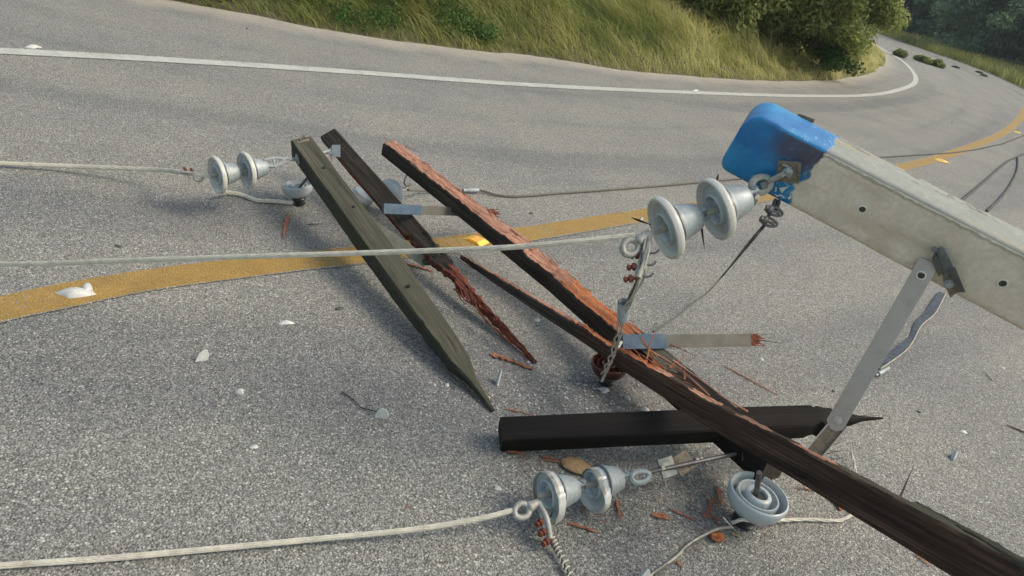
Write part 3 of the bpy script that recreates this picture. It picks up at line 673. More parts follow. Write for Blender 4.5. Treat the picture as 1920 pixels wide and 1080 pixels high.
# ------------------------------------------------------------------ beams
def pl(L, u):
    for (a, va), (b, vb) in zip(L, L[1:]):
        if u <= b: return va+(vb-va)*(0 if b == a else max(0, (u-a)/(b-a)))
    return L[-1][1]
def beam(name, st, mats, matf, parent, ext={}, jag={}, seed=0, step=.012, ns=6, roundc=.006, warp=.003, ex_roll=None, label=None):
    """st: (point, half width, half height, roll in degrees); matf(side, u): side 0 top 1 front 2 bottom 3 back"""
    pts = [Vector(a[0]) for a in st]; path = [a.lerp(b, i/24) for a, b in zip(pts, pts[1:]) for i in range(24)]+[pts[-1]]
    L = [0]
    for a, b in zip(path, path[1:]): L.append(L[-1]+(b-a).length)
    nsec = max(3, int(L[-1]/step)); D = L[-1]
    Lst = [L[24*i] for i in range(len(st))]
    mb = MB(); vs = []; cs = []
    path2 = resample(path, nsec+1)
    corner = [(1,1),(-1,1),(-1,-1),(1,-1)]     # (side,up): top face runs front->back, etc.
    for i, p in enumerate(path2):
        u = i/nsec; s_ = u*D
        t = (path2[min(i+1,nsec)]-path2[max(i-1,0)]).normalized()
        S_ = t.cross(Vector((0,0,1))).normalized(); U_ = S_.cross(t)
        k = 0
        while k < len(Lst)-2 and s_ > Lst[k+1]: k += 1
        f = min(1, max(0, (s_-Lst[k])/max(1e-9, Lst[k+1]-Lst[k])))
        hw = st[k][1]*(1-f)+st[k+1][1]*f; hh = st[k][2]*(1-f)+st[k+1][2]*f; ro = R_(st[k][3]*(1-f)+st[k+1][3]*f)
        S2 = S_*math.cos(ro)-U_*math.sin(ro); U2 = U_*math.cos(ro)+S_*math.sin(ro)
        def J(side):
            a = jag.get(side); 
            if not a: return 0
            amp = a[0] if not callable(a[0]) else a[0](u)
            q = s_*a[1]
            saw = (q+noise.noise(Vector((q*.7, seed, 3)))*1.5) % 1.0
            return amp*(.55*saw + .45*noise.noise(Vector((q*2.3, seed*2.1, 1))))
        hi_s = pl(ext.get('f', [(0,1)]), u) - J('f'); lo_s = -pl(ext.get('b', [(0,1)]), u) + J('b')
        hi_u = pl(ext.get('t', [(0,1)]), u) - J('t'); lo_u = -pl(ext.get('d', [(0,1)]), u) + J('d')
        if hi_s-lo_s < .04: m_ = (hi_s+lo_s)/2; hi_s, lo_s = m_+.02, m_-.02
        if hi_u-lo_u < .04: m_ = (hi_u+lo_u)/2; hi_u, lo_u = m_+.02, m_-.02
        rs_ = min(roundc/hw, (hi_s-lo_s)*.2); ru_ = min(roundc/hh, (hi_u-lo_u)*.2)
        per = []
        for sd in range(4):
            for j in range(ns):
                q = (j+.5)/ns
                if sd == 0: per.append((hi_s-rs_-(hi_s-lo_s-2*rs_)*(j/(ns-1)), hi_u, 't'))
                if sd == 1: per.append((lo_s, hi_u-ru_-(hi_u-lo_u-2*ru_)*(j/(ns-1)), 'b'))
                if sd == 2: per.append((lo_s+rs_+(hi_s-lo_s-2*rs_)*(j/(ns-1)), lo_u, 'd'))
                if sd == 3: per.append((hi_s, lo_u+ru_+(hi_u-lo_u-2*ru_)*(j/(ns-1)), 'f'))
        for (a, b, sd) in per:
            q = Vector((s_*5, a*hw*50+seed*7, b*hh*50)); w1 = noise.noise(q)*warp*.6
            rough = jag.get('rough_'+sd, 0)
            if callable(rough): rough = rough(u)
            fib = (noise.noise(Vector((s_*14, a*7+seed, b*7)))+.6*noise.noise(Vector((s_*40, a*16+seed, b*16)))+.4*noise.noise(Vector((s_*90, a*30, b*30+seed))))*rough
            dx = {'f':1,'b':-1}.get(sd, 0)*(w1+fib); dy = {'t':1,'d':-1}.get(sd, 0)*(w1+fib)
            vs.append(p + S2*(a*hw+dx) + U2*(b*hh+dy)); cs.append((s_+seed*3, a*hw, b*hh))
    NR = 4*ns; fs = []; ms = []
    smap = {0:0, 1:3, 2:2, 3:1}; mi_ = lambda r: r if isinstance(r, int) else mats.index(r)
    for i in range(nsec):
        for k in range(NR):
            fs.append((i*NR+k, i*NR+(k+1)%NR, (i+1)*NR+(k+1)%NR, (i+1)*NR+k)); sd = smap[k//ns]
            ms.append(mi_(matf(sd, (i+.5)/nsec + .02*noise.noise(Vector((k*1.7, seed, 5))))))
    fs += [tuple(range(NR)), tuple(nsec*NR+k for k in range(NR))]; ms += [mi_(matf(4, 0)), mi_(matf(4, 1))]
    mb.add(vs, fs, ms, cs)
    return build(mb, name, mats, parent, angle=38, label=label)
def spikes(name, lst, mat, parent, r=.0016, seed=0):
    for i, (a, b) in enumerate(lst):
        a, b = Vector(a), Vector(b); m = a.lerp(b, .5)+Vector((noise.noise(a*9+Vector((i,0,0))), noise.noise(a*9+Vector((0,i,0))), noise.noise(a*9+Vector((0,0,i)))))*(b-a).length*.10
        k = min(1.0, (b-a).length/.06); mb = MB()
        mb.tube(spline([a, m, b], 4), [r*k*(1.0-.11*j) for j in range(9)], 5)
        build(mb, name, mat, parent, smooth=True)
V3 = Vector
def straight(A, i0, i1):
    a, b = V3(A[i0][0]), V3(A[i1][0]); d = (b-a).normalized()
    for i in range(i0+1, i1):
        r = (V3(A[i][0])-CAM).normalized(); w0 = a-CAM; k = d.dot(r)
        t = (k*r.dot(w0)-d.dot(w0))/(1-k*k); A[i] = (a+d*t,)+tuple(A[i][1:])
# 1 mossy green crossarm
a1 = empty('crossarm', P(800,620,.03), 'mossy green wooden crossarm with a square upper end, tapering to a point on the asphalt', 'crossarm', 'broken wooden crossarms')
A1 = [(P(566,276,.27),.052,.050,14),(P(692,482,.13),.052,.050,14),(P(806,640,.06),.046,.040,14),(P(850,690,.030),.040,.030,12),(P(880,721,.018),.017,.018,12),(P(925,771,.005),.006,.005,10)]
straight(A1, 0, 5)
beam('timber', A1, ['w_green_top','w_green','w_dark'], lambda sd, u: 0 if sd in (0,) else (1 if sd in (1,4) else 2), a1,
     ext={'d':[(0,1),(.65,1),(.8,.8),(1,.7)]}, jag={'f':(lambda u: .18 if u > .74 else .02, 22), 'rough_f':lambda u:.004 if u > .74 else .001}, seed=1)
spikes('splinter', [(P(836+6*k,694+4*k,.03), P(866+9*k,722+9*k,.02)) for k in range(5)]+[(P(900,744,.012),P(932,782,.006)),(P(884,720,.02),P(902,737,.03))], 'w_green', a1, .0028)
def on_beam(A, i, f, side, upk):
    p = V3(A[i][0]).lerp(V3(A[i+1][0]), f); t = (V3(A[i+1][0])-V3(A[i][0])).normalized(); S_ = t.cross(V3((0,0,1))).normalized(); U_ = S_.cross(t); ro = R_(A[i][3])
    return p+(S_*math.cos(ro)-U_*math.sin(ro))*side*A[i][1]+(U_*math.cos(ro)+S_*math.sin(ro))*upk*A[i][2], (S_*math.cos(ro)-U_*math.sin(ro)), (U_*math.cos(ro)+S_*math.sin(ro)), t
M['hole_wood'] = simple('dark_bolt_hole', (.008,.007,.006), .9)
for (i, f, sd_) in [(0,.32,-.1),(0,.70,-.15),(1,.55,.1)]:
    c, S_, U_, t = on_beam(A1, i, f, sd_, 1.0); mb = MB(); mb.lathe([(.0075,-.002),(.0085,.0022),(.0075,.0028),(.0001,.0024)], c, U_, 12); build(mb, 'bolt_hole', 'hole_wood', a1)
c, S_, U_, t = on_beam(A1, 0, .0, 0, 1.0)
mb = MB(); mb.box(c+t*.028, t*.010, S_*.03, U_*.003); mb.box(c+t*.02-S_*.008+U_*.010, t*.004, S_*.005, U_*.016); mb.box(c+t*.022+S_*.010+U_*.006, t*.01, S_*.004, U_*.004)
build(mb, 'end_cleat', 'old_plate', a1, False, bevel=.001)
c, S_, U_, t = on_beam(A1, 0, .10, 1.0, -.05); 
mb = MB(); mb.lathe([(.024,0),(.025,.003),(.012,.004),(.012,.012),(.001,.012)], c, S_, 18); build(mb, 'washer', 'galv', a1)
a1hook = c
# 2 long red split crossarm
a2 = empty('crossarm', P(1300,760,.03), 'long crossarm split open along its top to fresh salmon red wood, cracked across its middle', 'crossarm', 'broken wooden crossarms')
A2 = [(P(729,276,.30),.042,.04,8),(P(900,412,.22),.044,.042,8),(P(1040,520,.15),.046,.048,8),(P(1110,578,.155),.046,.046,8),(P(1275,698,.14),.054,.05,6),(P(1392,816,.12),.056,.05,4),(P(1452,878,.165),.056,.052,0)]
straight(A2, 0, 2); straight(A2, 2, 6)
beam('timber', A2, ['w_fresh','w_dark','w_grey','w_black','w_orange'], lambda sd, u: (3 if u > .80 else 2 if u > .70 else 4 if u > .52 else 0) if sd == 0 else ((3 if u > .74 else 1) if sd in (1,) else (2 if sd == 3 and u > .6 else 1)), a2,
     ext={'t':[(0,.8),(.02,1),(.30,1),(.34,.9),(.41,1.15),(.43,.7),(.5,.85),(.58,.75),(.66,.9),(.7,1),(1,1)], 'b':[(0,.9),(.3,1.0),(.4,1.15),(.5,1),(1,1)]},
     jag={'t':(lambda u:.16 if u < .68 else .02, 16), 'b':(lambda u:.35 if u < .68 else .05, 14), 'rough_t':lambda u:.0065 if u < .69 else .001, 'rough_b':lambda u:.008 if u < .68 else .001}, seed=2, ns=8)
sp = []
for k in range(46):
    i = rng.integers(0, 4); f = rng.random(); c, S_, U_, t = on_beam(A2, i, f, rng.uniform(-1,.8), 1.0)
    d = t*rng.choice([-1,1])*rng.uniform(.03,.10)+U_*rng.uniform(.004,.02)+S_*rng.uniform(-.02,.01); sp.append((c, c+d))
spikes('splinter', sp, 'w_fresh', a2, .0024)
# 3 slim dark crossarm
a3 = empty('crossarm', P(860,540,.03), 'slim dark crossarm between the mossy and the red one, shattered to a dark red point', 'crossarm', 'broken wooden crossarms')
A3 = [(P(617,254,.26),.046,.022,34),(P(738,402,.17),.046,.022,34),(P(826,500,.10),.046,.024,32),(P(880,556,.06),.034,.022,28),(P(940,622,.03),.022,.016,20),(P(1004,680,.006),.007,.006,10)]
straight(A3, 0, 3); straight(A3, 3, 5)
beam('timber', A3, ['w_dark','w_red','w_brown'], lambda sd, u: (1 if u > .66 else 0) if sd == 0 else ((1 if u > .1 else 0) if sd == 1 else 2), a3,
     ext={'b':[(0,1),(.6,1),(1,1)], 'f':[(0,1),(.5,1),(.58,.9),(.7,.4),(1,.6)]}, jag={'f':(lambda u:.5 if u > .5 else .04, 15), 'b':(lambda u:.4 if u > .55 else .02, 17), 'rough_t':lambda u:.008 if u > .52 else .001, 'rough_f':lambda u:.006 if u>.5 else .001}, seed=3)
sp = []
for (x, y, z) in [(856,516,.12),(862,518,.12),(868,520,.12),(874,524,.11),(880,530,.10),(884,540,.1)]:
    b = P(x+14,y+46,z-.03); sp.append((b, P(x,y,z+.02)))
for k in range(16):
    x = 850+rng.random()*130; y = 540+(x-850)*.95; b = P(x, y, .06*(1-(x-850)/160)+.02); sp.append((b, b+(P(x+30,y+40,.02)-P(x,y,.02))*rng.uniform(.3,1.1)+V3((rng.uniform(-.02,.02),rng.uniform(-.02,.02),.01))))
spikes('splinter', sp, 'w_red', a3, .0035)
# 4 black crossarm lying level at the bottom
a4 = empty('crossarm', P(1200,830,.01), 'black crossarm with square cut end lying under the crossing timbers', 'crossarm', 'broken wooden crossarms')
A4 = [(P(938,815,.045),.043,.044,24),(P(1150,812,.11),.043,.044,24),(P(1400,808,.20),.043,.044,22),(P(1535,803,.245),.041,.042,20),(P(1585,793,.262),.020,.024,18),(P(1615,788,.275),.009,.010,16),(P(1655,784,.29),.003,.003,15)]
straight(A4, 0, 6)
beam('timber', A4, ['w_black','w_brown'], lambda sd, u: 0 if sd != 2 else 1, a4, jag={'f':(lambda u:.45 if u > .78 else .02, 18),'b':(lambda u:.3 if u > .8 else .0, 30)}, seed=4)
spikes('splinter', [(P(1560,790,.23), P(1664,779,.26)), (P(1540,810,.21), P(1625,796,.23)), (P(1560,803,.22), P(1590,806,.2)), (P(1545,818,.2), P(1582,822,.2))]+[(P(1552+rng.uniform(-6,6), 815+6*k, .18), P(1568+rng.uniform(0,22), 800+8*k+rng.uniform(-8,10), .2)) for k in range(9)], 'dark_splinter', a4, .0022)
# 5 longest brown crossarm rising to the lower right corner
a5 = empty('crossarm', P(1500,860,.3), 'longest brown crossarm, thin and split at one end, rising over the others', 'crossarm', 'broken wooden crossarms')
A5 = [(P(865,482,.06),.006,.010,0),(P(930,522,.075),.014,.020,2),(P(1000,562,.09),.016,.024,2),(P(1100,628,.12),.018,.028,0),(P(1200,688,.17),.022,.036,-4),(P(1335,775,.30),.026,.038,-8),(P(1500,864,.37),.030,.041,-12),(P(1700,977,.48),.034,.043,-12),(P(1960,1125,.62),.038,.046,-10)]
straight(A5, 0, 5); straight(A5, 5, 8)
beam('timber', A5, ['w_brown','w_orange','w_fresh','w_green','w_dark'], lambda sd, u: (2 if u < .33 else 1 if u < .5 else 3 if u > .80 else (2 if noise.noise(V3((u*23,2,1))) > -.12 else 0)) if sd in (0,) else ((4 if u < .35 else 0) if sd == 1 else (1 if sd == 3 and u < .9 else 0)), a5,
     ext={'t':[(0,1),(.35,1),(.40,.8),(.47,.85),(.52,1),(1,1)], 'b':[(0,1),(.5,1),(.75,.7),(.8,1),(1,1)]}, jag={'t':(lambda u:.24 if u < .42 else .10 if u < .7 else .03, 23), 'b':(lambda u:.4 if u<.7 else .12, 11), 'rough_t':lambda u:.008 if .3<u<.5 else .0025, 'rough_f':lambda u: .006 if .34<u<.46 else .0012}, seed=5, ns=7)
sp = [(P(905,512,.07), P(838,454,.10)), (P(900,508,.07), P(830,450,.07)), (P(910,515,.07), P(848,440,.12)), (P(895,505,.07), P(826,462,.06)), (P(898,503,.07), P(866,470,.09))]
spikes('thin_spike', sp, 'dark_splinter', a5, .0022)
sp = []
for k in range(22):
    x = 1185+rng.random()*120; y = 660+(x-1185)*.62+rng.uniform(-6,8); zz = .2+.09*(x-1170)/150
    b = P(x, y, zz+.03); a = rng.choice([-1,1])*rng.uniform(.3,.9); sp.append((b, P(x+a*30, y+a*20+rng.uniform(-8,4), zz+.04)))
for (x0,y0,x1,y1) in [(1210,690,1235,605),(1222,672,1200,626),(1250,700,1196,625),(1258,690,1268,676),(1284,712,1286,684),(1232,668,1190,612),(1255,690,1290,660)]:
    sp.append((P(x0,y0,.26), P(x1,y1,.28)))
spikes('splinter', sp, 'w_orange', a5, .0036)
sp = [(P(1462,800,.35),P(1536,842,.39)),(P(1463,800,.35),P(1486,772,.40)),(P(1500,773,.40),P(1536,803,.39)),(P(1473,817,.37),P(1512,838,.38)),(P(1440,797,.34),P(1458,808,.35))]
sp = []
for (x0,y0,x1,y1,z) in [(1180,668,1262,742,.20),(1215,655,1330,735,.24),(1262,676,1390,772,.27),(1120,600,1172,646,.16),(1330,742,1268,690,.26),(1402,772,1345,738,.30),(1240,640,1306,668,.22),(1190,618,1252,650,.2)]:
    sp.append((P(x0,y0,z), P(x1,y1,z+.03)))
spikes('long_splinter', sp, 'w_fresh', a5, .0042)
spikes('peeled_splinter', sp, 'splinter', a5, .0020)
spikes('thin_spike', [(P(1686,936,.50),P(1714,870,.55))], 'dark_splinter', a5, .0030)
c = P(1498,863,.37); 
for i, (x, y, z) in enumerate([(1499,863,.37)]):
    Sx = (P(1520,873,.38)-P(1480,852,.36)).normalized().cross(V3((0,0,1))).normalized()
    mb = MB(); mb.lathe([(.0095,0),(.0095,.006),(.006,.010),(.0005,.0115)], P(x,y,z)+Sx*.034, Sx, 18); build(mb, 'bolt_head', 'alu', a5)
p5 = P(1700,935,.52); mb = MB(); q0 = P(1716,948,.53); q1 = P(1960,1088,.665); 
beam('slab', [(q0,.012,.010,10),(q0.lerp(q1,.5),.016,.014,10),(q1,.016,.014,10)], ['w_green','w_brown'], lambda sd, u: 0 if sd in (0,1) else 1, a5, jag={'b':(.4,20),'rough_t':.002}, seed=9)

# ------------------------------------------------------------------ flat bars
def bar(name, p, q, wdir, hw, th, mats, matf, label, cat, group, parts=None, seed=0, rough_end=None):
    t = (q-p).normalized(); wd = (wdir-t*wdir.dot(t)).normalized(); nn = t.cross(wd)
    e = empty(name, p.lerp(q,.5), label, cat, group)
    return e, t, wd, nn
def flat(name, p, q, wd, nn, hw, th, mat, parent, bev=.0012, end=None, loc_off=0.0):
    mb = MB(); c = (p+q)/2+nn*loc_off; mb.box(c, (q-p)/2, wd*hw, nn*th); return build(mb, name, mat, parent, False, bevel=bev)
def ragged_end(parent, p, t, wd, nn, hw, th, mat, n=14, ln=.03, seed=0, name='splintered_end'):
    st_ = np.random.default_rng(seed); mb = MB()
    for i in range(n):
        o = wd*(hw*(-.93+1.86*i/(n-1))); l = ln*st_.uniform(.35,1.0)
        mb.box(p+o+t*(l/2-.006)+nn*th*st_.uniform(-.2,.3), t*(l/2+.006), wd*hw/n*1.05, nn*th*st_.uniform(.7,1.0))
    o = build(mb, name, mat, parent, False); return o
GBR = 'flat brace bars'
# brace hanging from the pole
t0, t1 = hit(1734,505,.022), PD(1562,802,2.10)
vw = ((t0+t1)/2-CAM).normalized(); tt = (t1-t0).normalized(); wd = tt.cross(vw).normalized(); nn = wd.cross(tt)
e = empty('brace', t1, 'long pinkish grey steel brace running from the concrete pole down to the brown crossarm', 'brace', GBR)
W2 = .0245
mb = MB(); d = t1-t0; Ln = d.length
poly = [(-.024,-W2),(Ln-.012,-W2),(Ln+.006,-W2*.2),(Ln+.004,W2*.5),(Ln-.008,W2),(-.024,W2)]
mb.prism(poly, t0, tt, wd, .005); build(mb, 'strap', 'galvbar', e, False, bevel=.0012)
mb = MB(); c = t0+tt*.018-nn*.003*0
for s_ in (1,):
    f_ = -vw
    mb.lathe([(.0085,.002,0),(.009,.0045,0),(.0115,.0042,0),(.0125,.001,0)], c+f_*.0015, f_, 24, 0, caps=False); mb.lathe([(.0087,.0026,1),(.0001,.0027,1)], c+f_*.0015, f_, 24, 1, caps=False)
build(mb, 'bolt_hole', ['hole_ring','hole_dark'], e)
mb = MB(); c = t0+tt*(Ln-.026); mb.lathe([(.0125,.002),(.0125,.0045),(.009,.006),(.007,.007),(.0005,.007)], c+f_*.001, f_, 20); build(mb, 'bolt_head', 'galvbar', e)
# channel below
c0, c1 = PD(1572,796,2.125), PD(1528,848,2.10); tt2 = (c1-c0).normalized(); w2 = tt2.cross(vw).normalized(); n2_ = w2.cross(tt2)
e2 = empty('steel_channel', c0, 'short U shaped steel channel joining the pole brace to the brown crossarm', 'channel')
mb = MB(); mb.box((c0+c1)/2, (c1-c0)/2*1.2, w2*.020, n2_*.003); build(mb, 'web', 'old_plate', e2, False, bevel=.001)
for k in (-1,1):
    mb = MB(); mb.box((c0+c1)/2+w2*.0215*k-vw*.006, (c1-c0)/2*1.2, w2*.002, vw*.010); build(mb, 'flange', 'galvbar', e2, False, bevel=.0006)
# bar crossing the middle of the pile
def hbar(x0, y0, x1, y1, z0, z1, hw, lab, xb, xe, blue=True, seed=0, spikes_=()):
    p, q = P(x0,y0,z0), P(x1,y1,z1); t = (q-p).normalized(); v = ((p+q)/2-CAM).normalized(); wd = t.cross(v).normalized(); nn = wd.cross(t)
    e = empty('brace', (p+q)/2, lab, 'brace', GBR); L = (q-p).length
    fb = (xb-x0)/(x1-x0); fe = (xe-x0)/(x1-x0)
    if blue: flat('painted_end', p, p.lerp(q, fb), wd, nn, hw*1.06, .0075, 'bluebar', e)
    mb = MB(); 
    flat('strap', p.lerp(q, fb-.02 if blue else 0), p.lerp(q, fe), wd, nn, hw*.97, .0058, 'greybar', e)
    ragged_end(e, p.lerp(q, fe), t, wd, nn, hw*.95, .0052, 'w_red', 16, L*(1-fe), seed)
    if spikes_: spikes('splinter', spikes_, 'dark_splinter', e, .0019)
    return e
hbar(718,391,938,400,.235,.145,.0215,'short grey bar with blue painted end laid across the slim dark crossarm', 782, 908, seed=3)
hbar(1166,641,1434,637,.235,.25,.0255,'grey bar with dull blue end and reddish splintered tip, sticking out of the red crossarm', 1243, 1404, seed=4,
     spikes_=[(P(1415,630,.25),P(1447,626,.26)),(P(1415,638,.25),P(1472,646,.26)),(P(1415,634,.25),P(1455,633,.26)),(P(1412,640,.25),P(1440,637,.26))])
p, q = P(676,408,.16), P(800,492,.06); t = (q-p).normalized(); v = ((p+q)/2-CAM).normalized(); wd = t.cross(v).normalized(); nn = wd.cross(t)
e = empty('brace', p, 'plain grey green brace slanting from the mossy crossarm to the slim dark one', 'brace', GBR)
M['lifted_bar'] = simple('grey_green_lifted_bar', (.20,.20,.17), .8, 0, var=.2, vs=25, bs=.15)  # lighter copy of the grey bar colour, brightened to offset its shade
flat('strap', p, q, wd, nn, .025, .004, 'lifted_bar', e)
mb = MB(); mb.rock(q+V3((0,0,.0)), .022,.02,.014, 3, 0); build(mb, 'rotten_end', 'w_green_top', e)
mb = MB(); mb.tube([q-t*.1-nn*.004, q-t*.1+nn*-.012], .009, 8); build(mb, 'bolt_head', 'dark_steel', e)

# ------------------------------------------------------------------ insulators
def suspend_at(px1, px2, dep, k):
    """two disc centres whose axis leans k out of the picture plane at depth dep"""
    c1 = PD(*px1, dep); best = None
    for i in range(400):
        c2 = PD(*px2, dep*(1+i*.0006)); a = (c2-c1).normalized(); q = abs(a.dot((c1-CAM).normalized())-k)
        if best is None or q < best[0]: best = (q, c2)
    return c1, best[1]
def suspension(c1, c2, label, group, broken=False, sc_=1.0, tail=None, shackle=None):
    ax = (c2-c1).normalized(); e = empty('insulator_string', c1, label, 'insulator', group)
    zref = V3((0,0,1))
    for i, c in enumerate((c1, c2)):
        cut = None
        if broken:
            def cut(th, i=i):
                # theta measured from world up about the axis
                d = math.degrees(th) % 360
                if i == 0: lim = .064+.018*max(0, math.cos(R_(d-125)))
                else: lim = .047+.038*min(1, max(0, math.cos(R_((d-150)*.95)))*1.6) if abs(d-150) < 94 else .047
                return lim + .0035*noise.noise(V3((d*.11,i,3)))
        s = sc_
        mb = MB()
        prof = [(.010,.020),(.022,.022),(.030,.020),(.034,.006),(.038,.002),(.042,.004),(.045,.016),(.056,.017),(.068,.012),(.074,.004,1),(.078,.0,1),(.0825,.002,1),(.084,.009,1),(.0835,.017,1),(.080,.0215,1),(.072,.026),(.058,.031),(.050,.034)]
        prof = [(r*s, t_*s)+tuple(m_) for r, t_, *m_ in prof]
        mb.lathe(prof, c, ax, 56, 0, (lambda th, cut=cut: cut(th)*s) if cut else None, zref)
        d = build(mb, 'disc', ['porcelain','porcelain_rim'], e, angle=45)
        mb = MB()
        prof = [(.044,.033),(.0475,.035),(.0485,.041),(.046,.046),(.0455,.050),(.0425,.064),(.038,.082),(.034,.096),(.031,.103),(.022,.109),(.002,.111)]
        mb.lathe([(r*s*1.09, t_*s) for r, t_ in prof], c, ax, 40); build(mb, 'metal_cap', 'galv', e, angle=50)
        mb = MB(); mb.lathe([(.052*s,.0335*s),(.0545*s,.036*s),(.053*s,.0405*s),(.04*s,.041*s)], c, ax, 40); build(mb, 'collar', 'dark_steel', e)
        # clevis ears and tongue towards the next unit
        a = ax.orthogonal().normalized(); a = (V3((0,0,1))-ax*ax.z).normalized(); b = ax.cross(a)
        mb = MB()
        for k in (-1,1): mb.tube([c+ax*.104*s+a*.012*k*s, c+ax*.122*s+a*.0125*k*s, c+ax*.136*s+a*.012*k*s], [.0095*s,.008*s,.0065*s], 8)
        mb.tube([c+ax*.128*s-a*.024*s, c+ax*.128*s+a*.024*s], .0045*s, 8); mb.tube([c+ax*.128*s+a*.018*s, c+ax*.128*s+a*.024*s], .008*s, 6)
        build(mb, 'clevis', 'galv', e)
        mb = MB(); mb.tube([c+ax*.022*s, c+ax*-.004*s, c-ax*.020*s], [.011*s,.0095*s,.0085*s], 10); build(mb, 'pin', 'tail', e)
    return e, ax
def loop(mb, c, ax, sd, L, Wd, r, n=28, m=8):
    pts = []
    for k in range(n+1):
        th = 2*math.pi*k/n; pts.append(c+ax*(L*math.cos(th))+sd*(Wd*math.sin(th)*(1-.12*math.cos(th))))
    mb.tube(pts, r, m, cap=False)
GI = 'pairs of grey suspension insulators'
# B: at the pole tip
cB1, cB2 = suspend_at((1241,430), (1335,395), 1.92, .36)
eB, axB = suspension(cB1, cB2, 'two intact grey disc insulators hanging level from the blue tip of the concrete pole', GI)
cE = PD(1427,346,1.985); vB = (cE-CAM).normalized(); sB = axB.cross(vB).normalized()
mb = MB(); loop(mb, cE, (axB+sB*.0).normalized(), sB, .027, .019, .0105); build(mb, 'shackle', 'alu', eB)
mb = MB(); mb.tube([PD(1402,364,1.975)+vB*-.006, PD(1420,374,1.965)], .0095, 8); mb.lathe([(.004,0),(.016,.001),(.016,.012),(.004,.013)], PD(1413,372,1.955), (PD(1420,374,1.955)-PD(1400,362,1.96)), 6); build(mb, 'shackle_bolt', 'alu', eB)
mb = MB(); mb.box(PD(1433,347,1.98), axB*.010, sB*.009, vB*.010); build(mb, 'thimble', 'dark_steel', eB, False, bevel=.002)
mb = MB(); mb.tube([PD(1441,340,1.985), hit(1466,328,.03), hit(1474,323,.012)], .0072, 10); build(mb, 'eye_bolt', 'alu', eB)
# A: at the mossy crossarm
cA1, cA2 = suspend_at((403,329), (458,320), 3.25, .34)
eA, axA = suspension(cA1, cA2, 'two small disc insulators beside the raised end of the mossy crossarm, farthest away', GI, sc_=.98)
mb = MB(); k0 = PD(496,306,3.37); k1 = a1hook+V3((-.01,-.015,0)); vA = (k0-CAM).normalized(); sA = axA.cross(vA).normalized(); dA = (k1-k0).normalized()
for k in (-1,1): mb.tube(spline([k0+sA*.014*k, k0.lerp(k1,.35)+sA*.018*k, k0.lerp(k1,.72)+sA*.005*k], 4), .0055, 6)
mb.tube([k0.lerp(k1,.3)-sA*.028, k0.lerp(k1,.3)+sA*.028], .005, 6); build(mb, 'shackle', 'galv', eA)
mb = MB(); loop(mb, k0.lerp(k1,.70), dA, sA, .018, .010, .0045, 18, 6); mb.tube([k0.lerp(k1,.8), k1], .007, 8); build(mb, 'eye_bolt', 'galv', eA)
# C: broken pair on the ground
eC, axC = suspension(P(1021,928,.088), P(1107,909,.092), 'two shattered disc insulators lying on the asphalt below the black crossarm', GI, broken=True)
cC = P(1204,893,.095); vC = (cC-CAM).normalized(); sC = axC.cross(vC).normalized()
mb = MB(); loop(mb, cC-axC*.008, axC, sC, .034, .016, .0095); build(mb, 'shackle', 'galv', eC)
# tie rod with washers and nuts leading from C to the timbers
rA, rB = P(1222,884,.098), P(1402,846,.15); er = empty('tie_rod', rA, 'threaded rod with two square washers and nuts between the broken insulators and the timbers', 'rod')
rt_ = (rB-rA).normalized(); mb = MB(); mb.tube([rA-rt_*.01, rB], .0068, 10); build(mb, 'rod', 'dark_steel', er)
def sqwash(px, py, z, hx, rot, mat, tilt=.5):
    c = P(px,py,z); v = (c-CAM).normalized(); nrm = (rt_*math.cos(tilt)-v*math.sin(tilt)).normalized(); a = nrm.orthogonal().normalized(); a = (V3((0,0,1))-nrm*nrm.z).normalized(); b = nrm.cross(a)
    a2_, b2_ = a*math.cos(rot)+b*math.sin(rot), b*math.cos(rot)-a*math.sin(rot)
    mb = MB(); mb.box(c, a2_*hx, b2_*hx, nrm*.0028); build(mb, 'square_washer', mat, er, False, bevel=.0008)
sqwash(1251,876,.105, .030, .12, 'bracket', 1.0); sqwash(1281,868,.11, .031, .80, 'old_plate', 1.25)
for (px,py,z,r) in [(1241,878,.103,.0125),(1306,864,.118,.0125),(1314,862,.12,.0105)]:
    c = P(px,py,z); mb = MB(); mb.lathe([(r*.4,-.006),(r,-.0055),(r,.0055),(r*.4,.006)], c, rt_, 6); build(mb, 'nut', 'alu', er, False)
mb = MB(); c = P(1402,852,.16); sz = (P(1402,872,.15)-P(1402,852,.15)); mb.box(c, rt_*.022, up*.016, vC*.003); build(mb, 'end_plate', 'greybar', er, False, bevel=.001)

